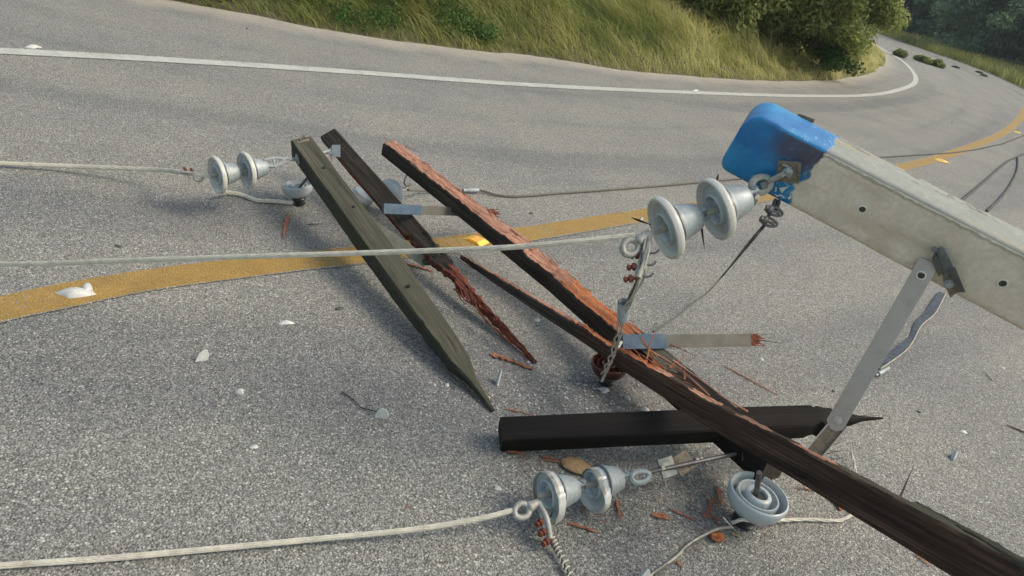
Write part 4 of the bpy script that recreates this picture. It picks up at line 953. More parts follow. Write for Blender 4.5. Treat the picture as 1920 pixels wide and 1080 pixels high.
# strain clamps
def clamp(p_tip, p_hang, p_eye, v, label, rust_dir, s=1.0, withcable=True, nb=3):
    """aluminium dead-end clamp: p_hang at the insulator pin, p_eye the loop, p_tip the tail end where the bolts sit"""
    e = empty('wire_clamp', p_hang, label, 'clamp', 'dead end wire clamps'); sd = (p_eye-p_hang).normalized().cross(v).normalized()
    d = (p_eye-p_hang).normalized()
    mb = MB(); loop(mb, p_eye, d, sd, .0225*s, .0185*s, .0088*s, 26, 8)
    mb.tube(spline([p_hang, p_hang.lerp(p_eye,.45), p_eye-d*.018*s], 5), [.0105*s,.0115*s,.0125*s,.0135*s,.0145*s,.0155*s,.016*s,.016*s,.015*s,.013*s,.009*s], 10)
    build(mb, 'loop_eye', 'alu', e, angle=60)
    mb = MB(); mid = p_hang.lerp(p_tip, .45)+(p_hang-p_eye).normalized()*.008*s
    for k in (-1,1): mb.tube(spline([p_hang+v*-.004, mid+sd*.0*k+v*.004*k-v*.004, p_tip+v*.006*k], 6), .0085*s, 8)
    mb.box(p_hang.lerp(p_tip,.72), (p_tip-p_hang)*.26, rust_dir.cross(v).cross(v).normalized()*.011*s, v*.009*s)
    build(mb, 'keeper', 'alu', e, angle=50)
    td = (p_tip-p_hang).normalized()
    for k in range(nb):
        c = p_hang.lerp(p_tip, .48+.26*k)
        mb = MB(); mb.tube([c-rust_dir*.006*s, c+rust_dir*(.036)*s], .0052*s, 8)
        mb.lathe([(.0035*s,.0),(.0105*s,.001),(.0105*s,.010*s),(.0035*s,.011*s)], c+rust_dir*.012*s, rust_dir, 6)
        mb.lathe([(.003*s,.0),(.0085*s,.001),(.0085*s,.007*s),(.003*s,.008*s)], c+rust_dir*.027*s, rust_dir, 6)
        build(mb, 'rusty_bolt', 'rusty', e, False)
        mb = MB(); mb.tube(spline([c-rust_dir*.012*s, c-rust_dir*.028*s+td*.003, c-rust_dir*.038*s-td*.004], 4), .0028*s, 6); build(mb, 'bolt_stem', 'dark_steel', e)
    return e, sd
hB = PD(1218,436,1.885); vB2 = (hB-CAM).normalized()
dl = (PD(1165,490,1.86)-PD(1200,484,1.86)).normalized()
clamp(PD(1196,520,1.855), hB, PD(1182,464,1.87), vB2, 'strain clamp with three rusty bolts hanging off the intact insulators at the pole tip', dl)
hC = P(1010,942,.088); vC2 = (hC-CAM).normalized(); dl = (P(985,1000,.05)-P(1020,975,.05)).normalized()
clamp(P(1032,1010,.035), hC, P(978,958,.075), vC2, 'strain clamp with rusty bolts at the broken insulators on the ground', dl)
hA = PD(385,329,3.25); vA2 = (hA-CAM).normalized(); dl = (PD(345,312,3.25)-PD(352,326,3.25)).normalized()
clamp(PD(338,322,3.23), hA, PD(372,333,3.24), vA2, 'small far strain clamp with rusty bolts left of the two distant discs', dl, .75, nb=2)

def pin_insulator(base, axis, label, s=1.0, mat='porcelain', pin_to=None, neck='black', ref=None, group='pin type bell insulators'):
    e = empty('pin_insulator', base, label, 'insulator', group); ax = axis.normalized()
    mb = MB(); prof = [(.002,0),(.032,0),(.036,.004),(.036,.010),(.029,.015),(.029,.023),(.039,.029),(.041,.036),(.038,.042),(.040,.047)]
    mb.lathe([(r*s,t*s) for r,t in prof], base, ax, 36); build(mb, 'neck', neck, e)
    prof = [(.038,.046),(.050,.052),(.068,.063),(.082,.082),(.0885,.104),(.089,.119),(.087,.124),(.083,.125),(.0805,.120),(.078,.104),(.070,.088),(.063,.083),(.0635,.112),(.061,.116),(.057,.1155),(.0545,.108),(.048,.090),(.0395,.086),(.0395,.116),(.036,.121),(.026,.121),(.0235,.116),(.022,.070),(.001,.069)]
    mb = MB(); mb.lathe([(r*s,t*s) for r,t in prof], base, ax, 56); build(mb, 'bell', mat, e, angle=60)
    mb = MB(); mb.lathe([(.0225*s,.072*s),(.0222*s,.112*s),(.012*s,.112*s)], base, ax, 24); build(mb, 'socket', 'black', e)
    if pin_to is not None:
        mb = MB(); mb.tube([base+ax*.09*s, pin_to], .0085*s, 10); build(mb, 'pin', 'dark_steel', e)
    return e
pin_insulator(P(1393,979,.004), V3((.02,-.05,1)), 'large pale grey bell insulator upside down on the asphalt under the end of a crossarm', 1.05, pin_to=P(1424,886,.22))
pin_insulator(P(1136,719,.003), V3((-.12,-.05,1)), 'reddish brown bell insulator upside down with white shards at its foot', .80, 'brown_porcelain', pin_to=P(1160,660,.2))
pin_insulator(P(562,383,.003), V3((-.25,.0,1)), 'small grey bell insulator upside down behind the mossy crossarm', .84, pin_to=P(575,335,.2))
q4 = P(710,372,.10); pin_insulator(q4, (P(768,350,.125)-q4), 'pale bell insulator lying on its side between the slim dark and the red crossarm', .86, neck='porcelain', pin_to=P(770,345,.12))
mb = MB(); mb.lathe([(.01,0),(.05,.01),(.062,.03),(.055,.055),(.03,.065),(.005,.066)], P(672,378,.02), V3((.4,.1,.8)), 30)
tag(build(mb, 'bell_insulator', 'porcelain'), 'dusty grey insulator half hidden between the mossy and the slim dark crossarm', 'insulator')
# hook hardware between slim arm and mossy arm
p, q = P(592,290,.27), P(630,279,.27); e = empty('cross_bolt', q, 'galvanized bolt with square washer linking the upper ends of the mossy and slim crossarms', 'bolt')
mb = MB(); mb.tube([p, q], .0062, 8); build(mb, 'rod', 'galv', e); mb = MB(); mb.tube([p+V3((0,0,-.025)), q+V3((0,0,-.02))], .005, 8); build(mb, 'rod', 'galv', e)
mb = MB(); v = (q-CAM).normalized(); mb.box(P(630,283,.275), up*.03, rt*.021, v*.004); mb.lathe([(.014,0),(.014,.02),(.001,.02)], P(623,280,.27), -v, 6); build(mb, 'square_washer', 'galv', e, False, bevel=.001)
spikes('splinter', [(P(622,288,.24),P(621,309,.22)),(P(618,288,.24),P(607,300,.22)),(P(624,288,.24),P(622,300,.2)),(P(615,286,.25),P(602,297,.25))], 'splinter', e, .004)

# ------------------------------------------------------------------ wires
def cable(pts, R, label, mat='strand', n=7, name='wire', sub=12, group=None, pitch=16, core=True, rs=None):
    path = spline(pts, sub); L = [0]
    for a, b in zip(path, path[1:]): L.append(L[-1]+(b-a).length)
    N = max(12, int(L[-1]/max(.006, R*.9))); N = min(N, 700); path = resample(path, N)
    mb = MB(); a = (path[1]-path[0]).normalized().orthogonal().normalized(); fr = []
    for i in range(N):
        t = (path[min(i+1,N-1)]-path[max(i-1,0)]).normalized(); a = (a-t*a.dot(t)).normalized(); fr.append((a.copy(), t.cross(a)))
    rs_ = rs or R*math.sin(math.pi/n)/(1+math.sin(math.pi/n)); rc = R-rs_; Lp = L[-1]
    for k in range(n):
        pts_ = []
        for i in range(N):
            th = 2*math.pi*(k/n + Lp*i/(N-1)/(R*2*pitch)); pts_.append(path[i]+(fr[i][0]*math.cos(th)+fr[i][1]*math.sin(th))*rc)
        mb.tube(pts_, rs_*1.04, 5, 0, cs0=k*.37)
    if core: mb.tube(path, rc*.9, 6)
    return tag(build(mb, name, mat, loc=path[0]), label, 'wire', group)
def wirepath(name, pts, R, label, mat='greywire', sub=10, n=7, group=None, cat='wire'):
    mb = MB(); mb.tube(spline(pts, sub), R, n); return tag(build(mb, name, mat, loc=pts[0]), label, cat, group)
cable([PD(-260,482,2.25), PD(0,495,2.12), PD(250,488,2.05), PD(500,480,2.0), PD(750,472,1.95), PD(950,464,1.90), PD(1080,453,1.88), PD(1190,441,1.872)], .0072, 'thick pale stranded conductor running across the crossarms to the pole tip insulators', n=9)
cable([P(-250,1085,.01), P(0,1061,.012), P(200,1047,.012), P(400,1029,.014), P(600,1010,.02), P(780,992,.035), P(900,972,.06), P(960,957,.075)], .0072, 'thick pale stranded conductor along the bottom of the picture to the broken insulators', n=9)
cable([P(-200,296,.02), P(0,306,.02), P(150,312,.04), P(300,319,.10), PD(350,325,3.25), PD(395,331,3.25)], .0100, 'pale conductor reaching the far pair of disc insulators', n=7)
cable([P(408,361,.04), P(430,361,.02), P(455,366,.012), P(480,375,.012), P(510,377,.012), P(548,380,.02)], .0105, 'short pale twisted jumper wire from the far discs to the small grey bell insulator', n=5, pitch=9)
wirepath('wire', [P(765,356,.11), P(790,357,.03), P(830,359,.015), P(870,357,.015), P(900,357,.015), P(930,365,.012), P(970,368,.01), P(1050,362,.01), P(1150,355,.01), P(1250,347,.01), P(1360,337,.01), P(1500,325,.01)], .0075, 'grey wire lying on the road from the sideways insulator to behind the pole tip', 'greybar')
mb = MB(); p, q = P(868,357,.017), P(896,357,.017); mb.tube([p, p.lerp(q,.3), p.lerp(q,.35), q], [.012,.012,.015,.015], 10); tag(build(mb, 'wire_splice', 'galv', loc=p), 'small metal splice sleeve on the grey wire beyond the red crossarm', 'splice')
wirepath('wire', [P(1225,622,.16), P(1260,600,.08), P(1300,568,.06), P(1330,545,.08), P(1365,505,.2), PD(1400,462,2.15), PD(1432,424,1.99)], .0048, 'thin grey wire dropping from the clips under the blue tip to the red crossarm', 'greywire')
# clips under the pole tip
e = empty('wire_clip', PD(1443,400,1.98), 'dark cable clips with bolts hanging just under the blue pole tip', 'clip')
for (x, y) in [(1447,394),(1437,414)]:
    c = PD(x,y,1.975); v = (c-CAM).normalized(); d1 = (PD(x+22,y+9,1.975)-c).normalized(); d2 = d1.cross(v).normalized()
    mb = MB(); loop(mb, c+d1*.010, d1, d2, .020, .010, .0038, 20, 6); mb.tube([c-d1*.014, c+d1*.022], .0042, 8); mb.lathe([(.003,0),(.010,.001),(.010,.009),(.003,.01)], c-d1*.018, d1, 6); mb.rock(c-d1*.006, .012,.011,.011, x)
    build(mb, 'clip', 'dark_steel', e)
mb = MB(); mb.tube([hit(1454,375,-.03), PD(1449,388,1.98), PD(1432,424,1.985)], [.005,.005,.0045], 8); mb.tube([hit(1460,378,-.03), PD(1456,392,1.98)], .006, 8); build(mb, 'rod', 'greywire', e)
# armoured sleeve cable below clamp B
cable([PD(1213,450,1.87), PD(1210,480,1.86), PD(1202,520,1.86), PD(1186,552,1.90), PD(1168,590,1.98), PD(1160,625,2.1), PD(1148,665,2.3), PD(1130,705,2.55)], .0100, 'twisted wire tail hanging from the pole tip clamp over the brown crossarm', 'tail', n=3, pitch=15, core=False, rs=.0027)
cable([PD(1205,455,1.868), PD(1203,490,1.85), PD(1192,530,1.86), PD(1176,570,1.94), PD(1170,590,1.97)], .0035, 'thinner second wire tail beside the twisted one above the metal sleeve', 'greywire', n=3, pitch=9, core=False)
c0, c1 = PD(1170,566,1.955), PD(1168,600,1.99); mb = MB(); 
mb.tube([c0, c0.lerp(c1,.05), c1], [.0165,.0165,.0155], 18, cap=False); mb.tube([c1, c1.lerp(c0,.3), c0], [.0125,.0125,.0125], 18, cap=False)
tag(build(mb, 'metal_sleeve', 'galv', loc=c0), 'shiny metal sleeve gripping the hanging wire tail above the red splinters', 'sleeve')
cable([P(1165,640,.27), P(1152,668,.23), P(1140,690,.14), P(1128,715,.07)], .0052, 'frayed end of wire beside the brown insulator', n=3, pitch=10, core=False)
wirepath('wire', [P(1103,660,.13), P(1118,656,.15), P(1132,660,.14), P(1140,668,.15)], .004, 'curl of wire around the rim of the brown insulator', 'strand')
# twin white wires by the large bell
cable([P(1372,980,.05), P(1392,975,.075), P(1430,979,.05), P(1470,975,.02), P(1520,974,.012), P(1570,976,.012), P(1592,968,.014), P(1606,952,.014), P(1606,900,.012), P(1598,855,.03), P(1590,840,.04)], .0058, 'twisted white wires curling from the large bell insulator round behind the brown crossarm', 'strand', n=3, pitch=14, core=False)
wirepath('wire', [P(1200,1092,.01), P(1240,1065,.008), P(1272,1040,.008), P(1290,1022,.009), P(1315,1006,.012), P(1345,992,.03), P(1372,988,.05)], .0042, 'grey insulated wire curving down from the large bell insulator to the bottom edge', 'tail')
wirepath('wire', [P(1226,1078,.01), P(1258,1052,.008), P(1284,1030,.009), P(1318,1010,.012)], .0032, 'thin second wire lying beside the curved grey one', 'greywire')
mb = MB(); mb.tube([P(1356,970,.07), P(1374,990,.03)], .0022, 6); tag(build(mb, 'wire_tie', 'strand', loc=P(1366,980,.05)), 'tiny wire tie at the foot of the large bell insulator', 'tie')
# tail below clamp C
cable([P(1018,985,.05), P(1030,1010,.03), P(1050,1045,.014), P(1072,1090,.012)], .0055, 'dark wire tail running down from the ground clamp', 'greywire', n=4, pitch=10)
mb = MB(); path = spline([P(1030,1000,.035), P(1048,1035,.02), P(1075,1090,.02)], 40); fr = []
pts_ = []
for i, p in enumerate(path):
    t = (path[min(i+1,len(path)-1)]-path[max(0,i-1)]).normalized(); a = t.orthogonal().normalized(); b = t.cross(a); th = i*.85; pts_.append(p+(a*math.cos(th)+b*math.sin(th))*.008)
mb.tube(pts_, .0024, 6); tag(build(mb, 'binding_wire', 'strand', loc=path[0]), 'bright wire wound in coils round the ground clamp tail', 'wire')
# road wires on the right
wirepath('wire', [P(1640,296,.004), P(1720,291,.006), P(1800,285,.006), P(1860,274,.006), P(1900,262,.006), P(1990,225,.006)], .011, 'dark wire crossing the yellow line behind the concrete pole', 'darkwire')
wirepath('wire', [P(1800,378,.006), P(1840,345,.006), P(1880,310,.006), P(1905,295,.006), P(1990,262,.006)], .015, 'dark wire emerging from behind the pole toward the picture edge', 'darkwire')
wirepath('wire', [P(1850,396,.006), P(1875,372,.006), P(1895,345,.006), P(1907,318,.006), P(1908,294,.008)], .014, 'dark wire branch curving up to join the other behind the pole', 'darkwire')
# wire below the pole, with a blue grey strip added as its shadow
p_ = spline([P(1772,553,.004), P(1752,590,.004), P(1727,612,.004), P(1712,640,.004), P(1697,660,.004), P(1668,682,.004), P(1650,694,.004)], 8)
wp = [p+V3((0,0,.008)) for p in p_]
wirepath('wire', [q+V3((0,0,.010)) for q in p_[::8]]+[p_[-1]+V3((0,0,.01))], .0032, 'thin wire lying under the pole bracket and ending in a bright connector', 'tail')
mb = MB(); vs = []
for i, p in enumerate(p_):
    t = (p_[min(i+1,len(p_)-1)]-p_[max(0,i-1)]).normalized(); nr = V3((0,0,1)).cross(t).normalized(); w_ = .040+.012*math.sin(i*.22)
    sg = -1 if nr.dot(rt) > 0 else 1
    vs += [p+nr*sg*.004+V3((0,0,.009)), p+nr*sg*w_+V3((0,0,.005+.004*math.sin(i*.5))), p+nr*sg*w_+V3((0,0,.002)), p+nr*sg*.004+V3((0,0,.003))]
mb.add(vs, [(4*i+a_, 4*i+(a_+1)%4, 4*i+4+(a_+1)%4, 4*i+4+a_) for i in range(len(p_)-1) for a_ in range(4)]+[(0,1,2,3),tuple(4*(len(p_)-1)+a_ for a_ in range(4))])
M['wire_shadow'] = simple('blue_grey_shadow_strip', (.06,.072,.095), .9, 0, var=.5, vs=60, bs=.4, bscale=120, dirt=(.12,.125,.14), dirt_s=90, spec=.2)  # dark bluish colour standing for the wire's cast shadow
tag(build(mb, 'wire_shadow_strip', 'wire_shadow', loc=p_[0]), 'blue grey flat strip laid as the shadow beside the thin wire behind the long pole brace', 'strip')
mb = MB(); p, q = P(1642,704,.012), P(1666,690,.012); mb.tube([p, p.lerp(q,.25), p.lerp(q,.3), p.lerp(q,.6), p.lerp(q,.65), q], [.006,.006,.011,.011,.008,.008], 10)
mb.lathe([(.004,0),(.014,.001),(.014,.006),(.004,.007)], p.lerp(q,.15), (q-p), 8); tag(build(mb, 'wire_connector', 'galv', loc=p), 'small bright metal wire connector on the road beside the long pole brace', 'connector')

# ------------------------------------------------------------------ road studs
def stud(px, py, dpx, s, label):
    c = P(px, py, 0); d = (P(px+dpx[0], py+dpx[1], 0)-c).normalized(); sd_ = V3((0,0,1)).cross(d)
    e = empty('road_reflector', c, label, 'reflector', 'amber road reflectors')
    mb = MB(); L_, W_, H_ = .055*s, .048*s, .018*s
    b = [(-L_,-W_),(L_,-W_),(L_,W_),(-L_,W_)]; tp = [(-L_*.45,-W_*.8),(L_*.45,-W_*.8),(L_*.45,W_*.8),(-L_*.45,W_*.8)]
    vs = [c+d*x+sd_*y+V3((0,0,.0045)) for x,y in b]+[c+d*x+sd_*y+V3((0,0,H_)) for x,y in tp]
    mb.add(vs, [(0,3,2,1),(4,5,6,7),(0,1,5,4),(2,3,7,6)], 0); build(mb, 'housing', 'reflector', e, False, bevel=.003*s)
    for k, (i0,i1,i2,i3) in enumerate([(1,2,6,5),(3,0,4,7)]):
        mb = MB(); mb.add([vs[i] for i in (i0,i1,i2,i3)]+[vs[i]*1+d*(-.002 if k else .002)*-1 for i in (i0,i1,i2,i3)], [(0,1,2,3),(4,5,6,7),(0,1,5,4),(1,2,6,5),(2,3,7,6),(3,0,4,7)]); build(mb, 'lens', 'reflector_side', e, False)
stud(893,453,(30,14),.95,'bright amber road reflector on the yellow line beside the red crossarm')
stud(1766,303,(20,4),1.3,'small orange road reflector on the yellow line beyond the concrete pole')
stud(1907,249,(8,-10),1.3,'farthest orange road reflector on the yellow line in the bend')

# ------------------------------------------------------------------ debris
def shard(px, py, wpx, hpx, label, seed, mat='shard', curved=True, cat='shard', tall=.5, z=0.0, rot=0.0):
    """a curved fragment of a porcelain shed lying on the road"""
    c = P(px, py, 0); dep = (c-CAM).dot(fw); s = wpx/F*dep/2; s2 = hpx/F*dep/2/ .6
    st_ = np.random.default_rng(seed); n = 10; mb = MB(); top = []; 
    a0 = st_.uniform(0, 6.28); ang = sorted((a0+2*math.pi*k/n+st_.uniform(-.2,.2)) for k in range(n)); rr_ = [st_.uniform(.55,1.12) for _ in range(n)]
    H = s*tall; ex = (P(px+10,py,0)-c).normalized(); ex = Matrix.Rotation(rot, 3, 'Z') @ ex; ey = V3((0,0,1)).cross(ex)
    vs = []; lev = [0,.35,.7,1.0]
    for side in (0, 1):
        for l in lev:
            for a, r in zip(ang, rr_):
                x, y = math.cos(a)*r*l*s, math.sin(a)*r*l*s2
                zz = H*(1-(l**2)*(.95)) + (0 if side == 0 else -min(.012, H*.5)) + .0015*st_.uniform(-1,1)
                vs.append(c+ex*x+ey*y+V3((0,0,max(.0005*side+.0006, zz))))
    m_ = len(lev)*n; fs = []
    for side in (0,1):
        for i in range(len(lev)-1):
            for k in range(n): fs.append((side*m_+i*n+k, side*m_+i*n+(k+1)%n, side*m_+(i+1)*n+(k+1)%n, side*m_+(i+1)*n+k))
    fs += [((len(lev)-1)*n+k, (len(lev)-1)*n+(k+1)%n, m_+(len(lev)-1)*n+(k+1)%n, m_+(len(lev)-1)*n+k) for k in range(n)]
    mb.add(vs, fs); o = build(mb, 'porcelain_shard', mat, loc=c, angle=62); tag(o, label, cat, 'broken porcelain shards'); return o
def upright(px, py, wpx, hpx, label, seed, lean=.35, mat='shard', rot=0.3):
    """a thick wedge of porcelain standing on edge: white broken face, grey glazed back"""
    c = P(px, py, 0); dep = (c-CAM).dot(fw); Wd = wpx/F*dep; Hh = hpx/F*dep; st_ = np.random.default_rng(seed)
    ex = (Matrix.Rotation(rot, 3, 'Z') @ (P(px+10,py,0)-c).normalized()); ez = (V3((0,0,1))+V3((0,1,0))*lean).normalized()
    base = [(-.5,0),(-.32,.62),(-.05,1.0),(.22,.86),(.5,.35),(.42,0)]
    poly = [((x+st_.uniform(-.06,.06))*Wd, (y+(st_.uniform(-.08,.08) if y else 0))*Hh) for x, y in base]
    mb = MB(); th = min(.02, Wd*.28); nn_ = ex.cross(ez).normalized()
    n = len(poly); f_ = [c+ex*x+ez*y-nn_*0 for x,y in poly]; b_ = [c+ex*(x*.8+Wd*.1)+ez*(y*.8)+nn_*th*-1 for x,y in poly]
    for v_ in f_+b_: v_.z = max(v_.z, .0008)
    mb.add(f_+b_, [tuple(range(n))]+[tuple(range(n,2*n))[::-1]]+[(i,(i+1)%n,n+(i+1)%n,n+i) for i in range(n)], [0,1]+[1]*n)
    o = build(mb, 'porcelain_shard', [mat,'porcelain'], loc=c, angle=30, bevel=.0015); tag(o, label, 'shard', 'broken porcelain shards'); return o
o = shard(138,553,72,26,'largest white porcelain shard, a shallow dish lying on the yellow line', 5, tall=.42)
mb = MB(); c = P(163,541,.01); mb.rock(c, .018,.03,.016, 6, rot=.5); build(mb, 'stub', 'shard', o)
mb_parent_fix = [x for x in bpy.data.objects if x.name == 'stub'][0]
shard(535,606,40,9,'long flat white sliver of porcelain on bare asphalt below the yellow line', 8, tall=.3)
upright(379,678,26,26,'upright curved shard standing alone on the bare asphalt near the picture edge', 3)
shard(449,736,24,12,'small pale flat shard alone in the open asphalt, nearest the standing one', 12, tall=.7)
upright(714,786,30,24,'angular cream shard at the end of the thin dark wire bit', 4, lean=.1, rot=-.2)
wirepath('wire', [P(641,734,.004), P(660,748,.005), P(677,764,.006), P(692,768,.006), P(706,772,.008)], .0022, 'short bent bit of dark wire touching the cream shard', 'darkwire', n=5)
upright(934,721,18,30,'tall thin shard with a white edge beside the point of the slim crossarm', 6, rot=.9)
upright(1790,862,24,18,'grey shard standing on the asphalt to the far side of the pole brace', 7, rot=.5)
shard(1806,810,20,7,'thin dark edged sliver of porcelain above the standing grey shard', 15, tall=.4)
upright(1206,1092,34,30,'pale blue curved shard cut off by the bottom edge of the picture', 8, lean=.2)
shard(63,89,32,9,'bright white bent piece lying beside the white line near the corner', 18, tall=.35)
shard(1304,170,18,5,'tiny white fragment on the white line in front of the straw grass', 21, tall=.3)
shard(1617,178,14,4,'tiny white fragment on the white line close to the tip of the bank', 22, tall=.3)
shard(1427,675,16,7,'little white chip lying above the thin red splinter', 23, tall=.6)
shard(1133,732,30,14,'cluster of white chips under the brown insulator', 24, tall=.45)
shard(838,723,13,7,'small white chip beside the tapering mossy timber', 25, tall=.8)
shard(1007,601,16,9,'grey white chip lying between the slim and the red crossarm', 26, tall=.6)
shard(1176,747,12,9,'cubical white chip below the brown insulator', 27, tall=1.0)
shard(1208,768,20,10,'white chip just above the black crossarm', 28, tall=.6)
shard(933,916,16,9,'chalky chip beside the broken insulators, toward the square cut end of the black crossarm', 29, tall=.4)
shard(1186,776,26,8,'pinkish chip lying against the upper side of the black crossarm', 30, 'tan', tall=.4)
upright(1203,414,12,7,'tiny white chip at the end of the yellow line behind the discs', 31)
upright(1785,232,6,5,'pinpoint white chip in the lane beyond the concrete pole', 32)
# wedge of crumbs: nobody could count them
st_ = np.random.default_rng(5); mb = MB()
for k in range(520):
    if k < 240: x, y = st_.normal(1090,110), st_.normal(735,35)
    elif k < 400: x, y = st_.normal(900,60), st_.normal(905,28)
    else: x, y = st_.uniform(300,1900), st_.uniform(500,1070)
    r = st_.uniform(.0015,.0048)*(1.3 if k < 240 else 1); c = P(x, y, r*.4); mb.rock(c, r, r*st_.uniform(.5,1), r*st_.uniform(.4,.8), k, 0, st_.uniform(0,6), sub=1)
o = build(mb, 'porcelain_crumbs', 'shard', loc=(0,0,0), angle=20); o['kind'] = 'stuff'; o['label'] = 'tiny white porcelain crumbs scattered over the asphalt'; o['category'] = 'crumbs'
# dark pebbles
for i, (x, y, r, lab) in enumerate([(222,461,.011,'flat dark pebble on the asphalt above the yellow line, near the picture edge'),(636,578,.014,'flat dark pebble just below the mossy crossarm'),(463,53,.012,'speck of dark stone on the dusty shoulder'),(996,400,.010,'little dark pebble beyond the red crossarm'),(477,838,.010,'pale grey pebble in the lower asphalt'),(1563,733,.007,'tiny black pebble right of the pole brace foot'),(1723,772,.008,'tiny black pebble further out from the pole brace')]):
    mb = MB(); mb.rock(P(x,y,.003), r*1.3, r*.8, r*.4, i, rot=i); tag(build(mb, 'pebble', 'stone' if i != 4 else 'shard'), lab, 'pebble', 'loose pebbles')

def chip(x0, y0, x1, y1, wpx, label, seed, mat='splinter', z0=.004, z1=.004, name='wood_splinter', thick=.22, cat='splinter', bend=.0):
    p, q = P(x0,y0,z0), P(x1,y1,z1); dep = (p-CAM).dot(fw); hw = wpx/F*dep/2; hh = max(.0012, hw*thick)
    m_ = p.lerp(q,.5)+V3((0,0,hh+bend)); p.z += hh*.6; q.z += hh*.6
    sg = np.random.default_rng(seed); k1, k2, k3, k4 = sg.uniform(.25,.8), sg.uniform(.8,1.2), sg.uniform(.6,1.0), sg.uniform(.15,.7); off = V3((noise.noise(V3((seed,1,1))), noise.noise(V3((seed,5,1))), 0))*hw*1.2
    o = beam('x', [(p,hw*k1,hh*.4,0),(p.lerp(m_,.4)+off,hw*k2,hh,0),(m_,hw*k3,hh,0),(m_.lerp(q,.6)-off*.5,hw*.8,hh*.8,0),(q,hw*k4,hh*.3,0)], [mat], lambda sd,u: mat, None, jag={'f':(1.0,1/max(.01,(q-p).length)*5),'b':(1.0,1/max(.01,(q-p).length)*7),'rough_t':hh*.8}, seed=seed, step=max(.003,(q-p).length/30), ns=4, roundc=.0005, warp=hw*.5)
    o.name = name; o.data.name = name; return tag(o, label, cat, 'wood splinters on the road')
CH = [(541,401,531,446,9,'pale red splinter lying upright in view left of the mossy crossarm','splinter'),
 (920,664,1000,692,15,'broad reddish sliver lying beside the point of the slim crossarm','splinter'),
 (1357,685,1460,741,5,'long thin red splinter lying above the black crossarm','splinter'),
 (950,766,998,778,5,'thin splinter just above the square end of the black crossarm','splinter'),
 (762,495,812,509,8,'flake of split wood between the mossy and slim crossarms on the yellow line','splinter'),
 (1047,962,1054,977,9,'short dark chip under the first broken disc','splinter'),
 (1066,981,1120,998,10,'curved brown sliver below the broken discs','splinter'),
 (1157,938,1163,975,11,'upright brown chip in view between the broken discs and the large bell','splinter'),
 (1222,966,1256,972,14,'bright orange crumb of wood toward the large bell insulator','splinter'),
 (1258,955,1305,976,7,'thin curved sliver reaching toward the large bell insulator','splinter'),
 (1338,935,1322,972,12,'brown chip leaning near the large bell, upper one of two','splinter'),
 (1316,966,1352,974,10,'brown chip near the large bell, lower one of two','splinter'),
 (1345,912,1352,948,12,'tall brown chip right beside the rim of the large bell','splinter'),
 (1562,935,1578,958,14,'orange chunk of wood beneath the brown crossarm','w_orange'),
 (1500,914,1562,930,5,'pale splinter tucked under the brown crossarm next to the large bell','splinter'),
 (1668,990,1682,1013,5,'small dark red splinter under the brown crossarm','splinter'),
 (1715,1038,1745,1062,7,'brown splinter near the lower end of the brown crossarm','splinter'),
 (1888,797,1930,815,5,'dark twig like splinter entering from the picture edge','dark_splinter'),
 (1014,856,1044,862,9,'reddish crumbs of wood below the black crossarm','splinter'),
 (1062,868,1010,862,6,'short red splinter beside the tan wooden disc','splinter'),
 (1372,1000,1390,1008,7,'tan chip below the black foot of the large bell','tan'),
 (1268,1052,1280,1064,8,'small red chip by the curved grey wire','splinter'),
 (1340,978,1352,985,7,'small chip touching the curved grey wire','splinter'),
 (950,846,985,852,12,'crushed wood at the corner of the black crossarm','splinter'),
 (1848,700,1862,716,3,'tiny dark splinter on the open asphalt under the pole','dark_splinter'),
 (574,421,606,420,3,'hair thin dark splinter beside the mossy crossarm','dark_splinter')]
for i, (x0,y0,x1,y1,wp_,lab,mt) in enumerate(CH): chip(x0,y0,x1,y1,wp_,lab,40+i,mt)
# spikes of wood stuck between the wires near the pole tip
for i, (a, b, lab) in enumerate([((1347,326,1.93),(1341,351,1.95),'short dark spike of wood above the pole tip insulators'),((1313,410,1.99),(1321,467,1.99),'long dark red spike of wood hanging below the pole tip insulators'),((1184,408,1.98),(1222,422,1.98),'dark sliver of wood poking out left of the first intact disc')]):
    mb = MB(); p, q = PD(*a), PD(*b); mb.tube(spline([p, p.lerp(q,.35), q],4), [.001,.0015,.0022,.003,.0034,.003,.002,.0014,.0006], 5); tag(build(mb, 'wood_spike', 'dark_splinter', loc=p), lab, 'splinter', 'wood spikes at the pole tip')
# chunk of orange wood and the tan disc
mb = MB(); mb.rock(P(1346,1006,.014), .026,.017,.014, 5, rot=.4, amp=.5); tag(build(mb, 'wood_chunk', 'w_orange', angle=25), 'large orange wood chunk beside the curved grey wire', 'chunk')
mb = MB(); c = P(1080,873,.010); mb.rock(c, .050,.036,.012, 9, rot=.1, amp=.12, sub=3); tag(build(mb, 'wooden_disc', 'tan', loc=c), 'round tan cut wooden disc lying between the black crossarm and the broken insulators', 'disc')
mb = MB(); c = P(1240,967,.006); mb.rock(c, .012,.009,.007, 2, amp=.6); tag(build(mb, 'wood_crumb', 'w_orange', loc=c), 'knobbly orange wood crumb among the slivers near the large bell', 'crumb')
# clips / bent nails on the red arm underside
mb = MB(); mb.tube(spline([P(772,322,.24),P(762,330,.2),P(758,344,.17),P(766,350,.15)],4), .004, 6); 
tag(build(mb, 'bent_hook', 'dark_steel'), 'bent dark hook sticking out beneath the upper end of the red crossarm', 'hook')

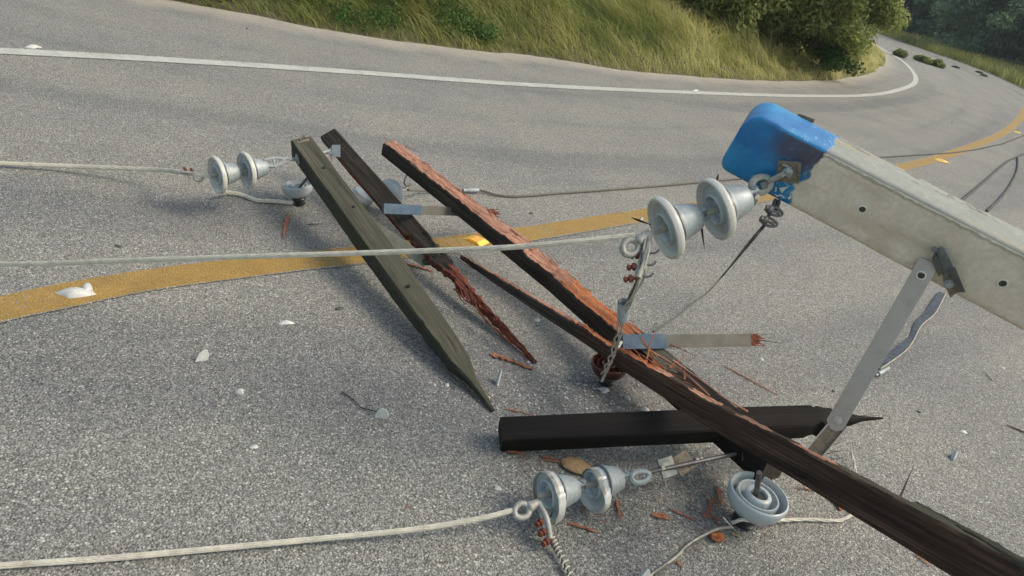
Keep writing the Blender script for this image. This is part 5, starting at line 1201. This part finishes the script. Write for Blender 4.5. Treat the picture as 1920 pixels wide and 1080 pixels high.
for i, (x, y, w_, h_, lab) in enumerate([(961,905,12,6,'chalky flake beside the broken discs, nearer the black crossarm'),(1098,722,10,5,'flat white flake just under the hanging wire end'),(1062,746,9,6,'small pale flake left of the brown insulator foot'),(1160,764,8,6,'pale flake between the cubical chip and the black crossarm'),(1880,690,9,4,'pale sliver far out on the open asphalt under the pole'),(1235,770,9,5,'pale flake touching the upper side of the black crossarm'),(1655,1010,8,5,'pale speck of porcelain below the brown crossarm'),(870,893,12,5,'thin chalky flake farthest out from the black crossarm'),(583,857,8,4,'dull grey flake alone in the foreground asphalt')]):
    shard(x, y, w_, h_, lab, 70+i, tall=.4)
# wood crumbs and fibres nobody could count
st_ = np.random.default_rng(15); mb = MB()
for k in range(330):
    if k < 130: x, y = st_.normal(1290,120), st_.normal(955,38)
    elif k < 200: x, y = st_.normal(1060,90), st_.normal(862,14)
    elif k < 270: x, y = st_.normal(1250,130), st_.normal(735,40)
    else: x, y = st_.uniform(760,1850), st_.uniform(520,1070)
    c = P(x, y, .003); a = st_.uniform(0, 6.28); l = st_.uniform(.004,.020); d = V3((math.cos(a), math.sin(a), st_.uniform(-.05,.25)))*l
    q = c+d; q.z = max(.003, q.z); mb.tube([c, c.lerp(q,.5)+V3((0,0,.001)), q], [.0005, st_.uniform(.0008,.0022), .0004], 4)
o = build(mb, 'wood_fibres', 'splinter', loc=(0,0,0)); o['kind'] = 'stuff'; o['label'] = 'tiny red brown wood fibres strewn over the asphalt round the timbers'; o['category'] = 'wood fibres'

# summer haze filling the valley
mb = MB(); mb.box((0, 330, 58), (700,0,0), (0,420,0), (0,0,60.5))
M['haze'] = bpy.data.materials.new('haze'); M['haze'].use_nodes = True; t = M['haze'].node_tree; t.nodes.clear()
o_ = t.nodes.new('ShaderNodeOutputMaterial'); v_ = t.nodes.new('ShaderNodeVolumePrincipled'); v_.inputs['Color'].default_value = (.80,.90,1,1); v_.inputs['Density'].default_value = .0007; v_.inputs['Anisotropy'].default_value = .2
t.links.new(v_.outputs[0], o_.inputs['Volume'])
o = build(mb, 'haze', 'haze', smooth=False, loc=(0,330,58)); o['kind'] = 'stuff'; o['label'] = 'thin bluish summer haze over the far road and trees'; o['category'] = 'haze'
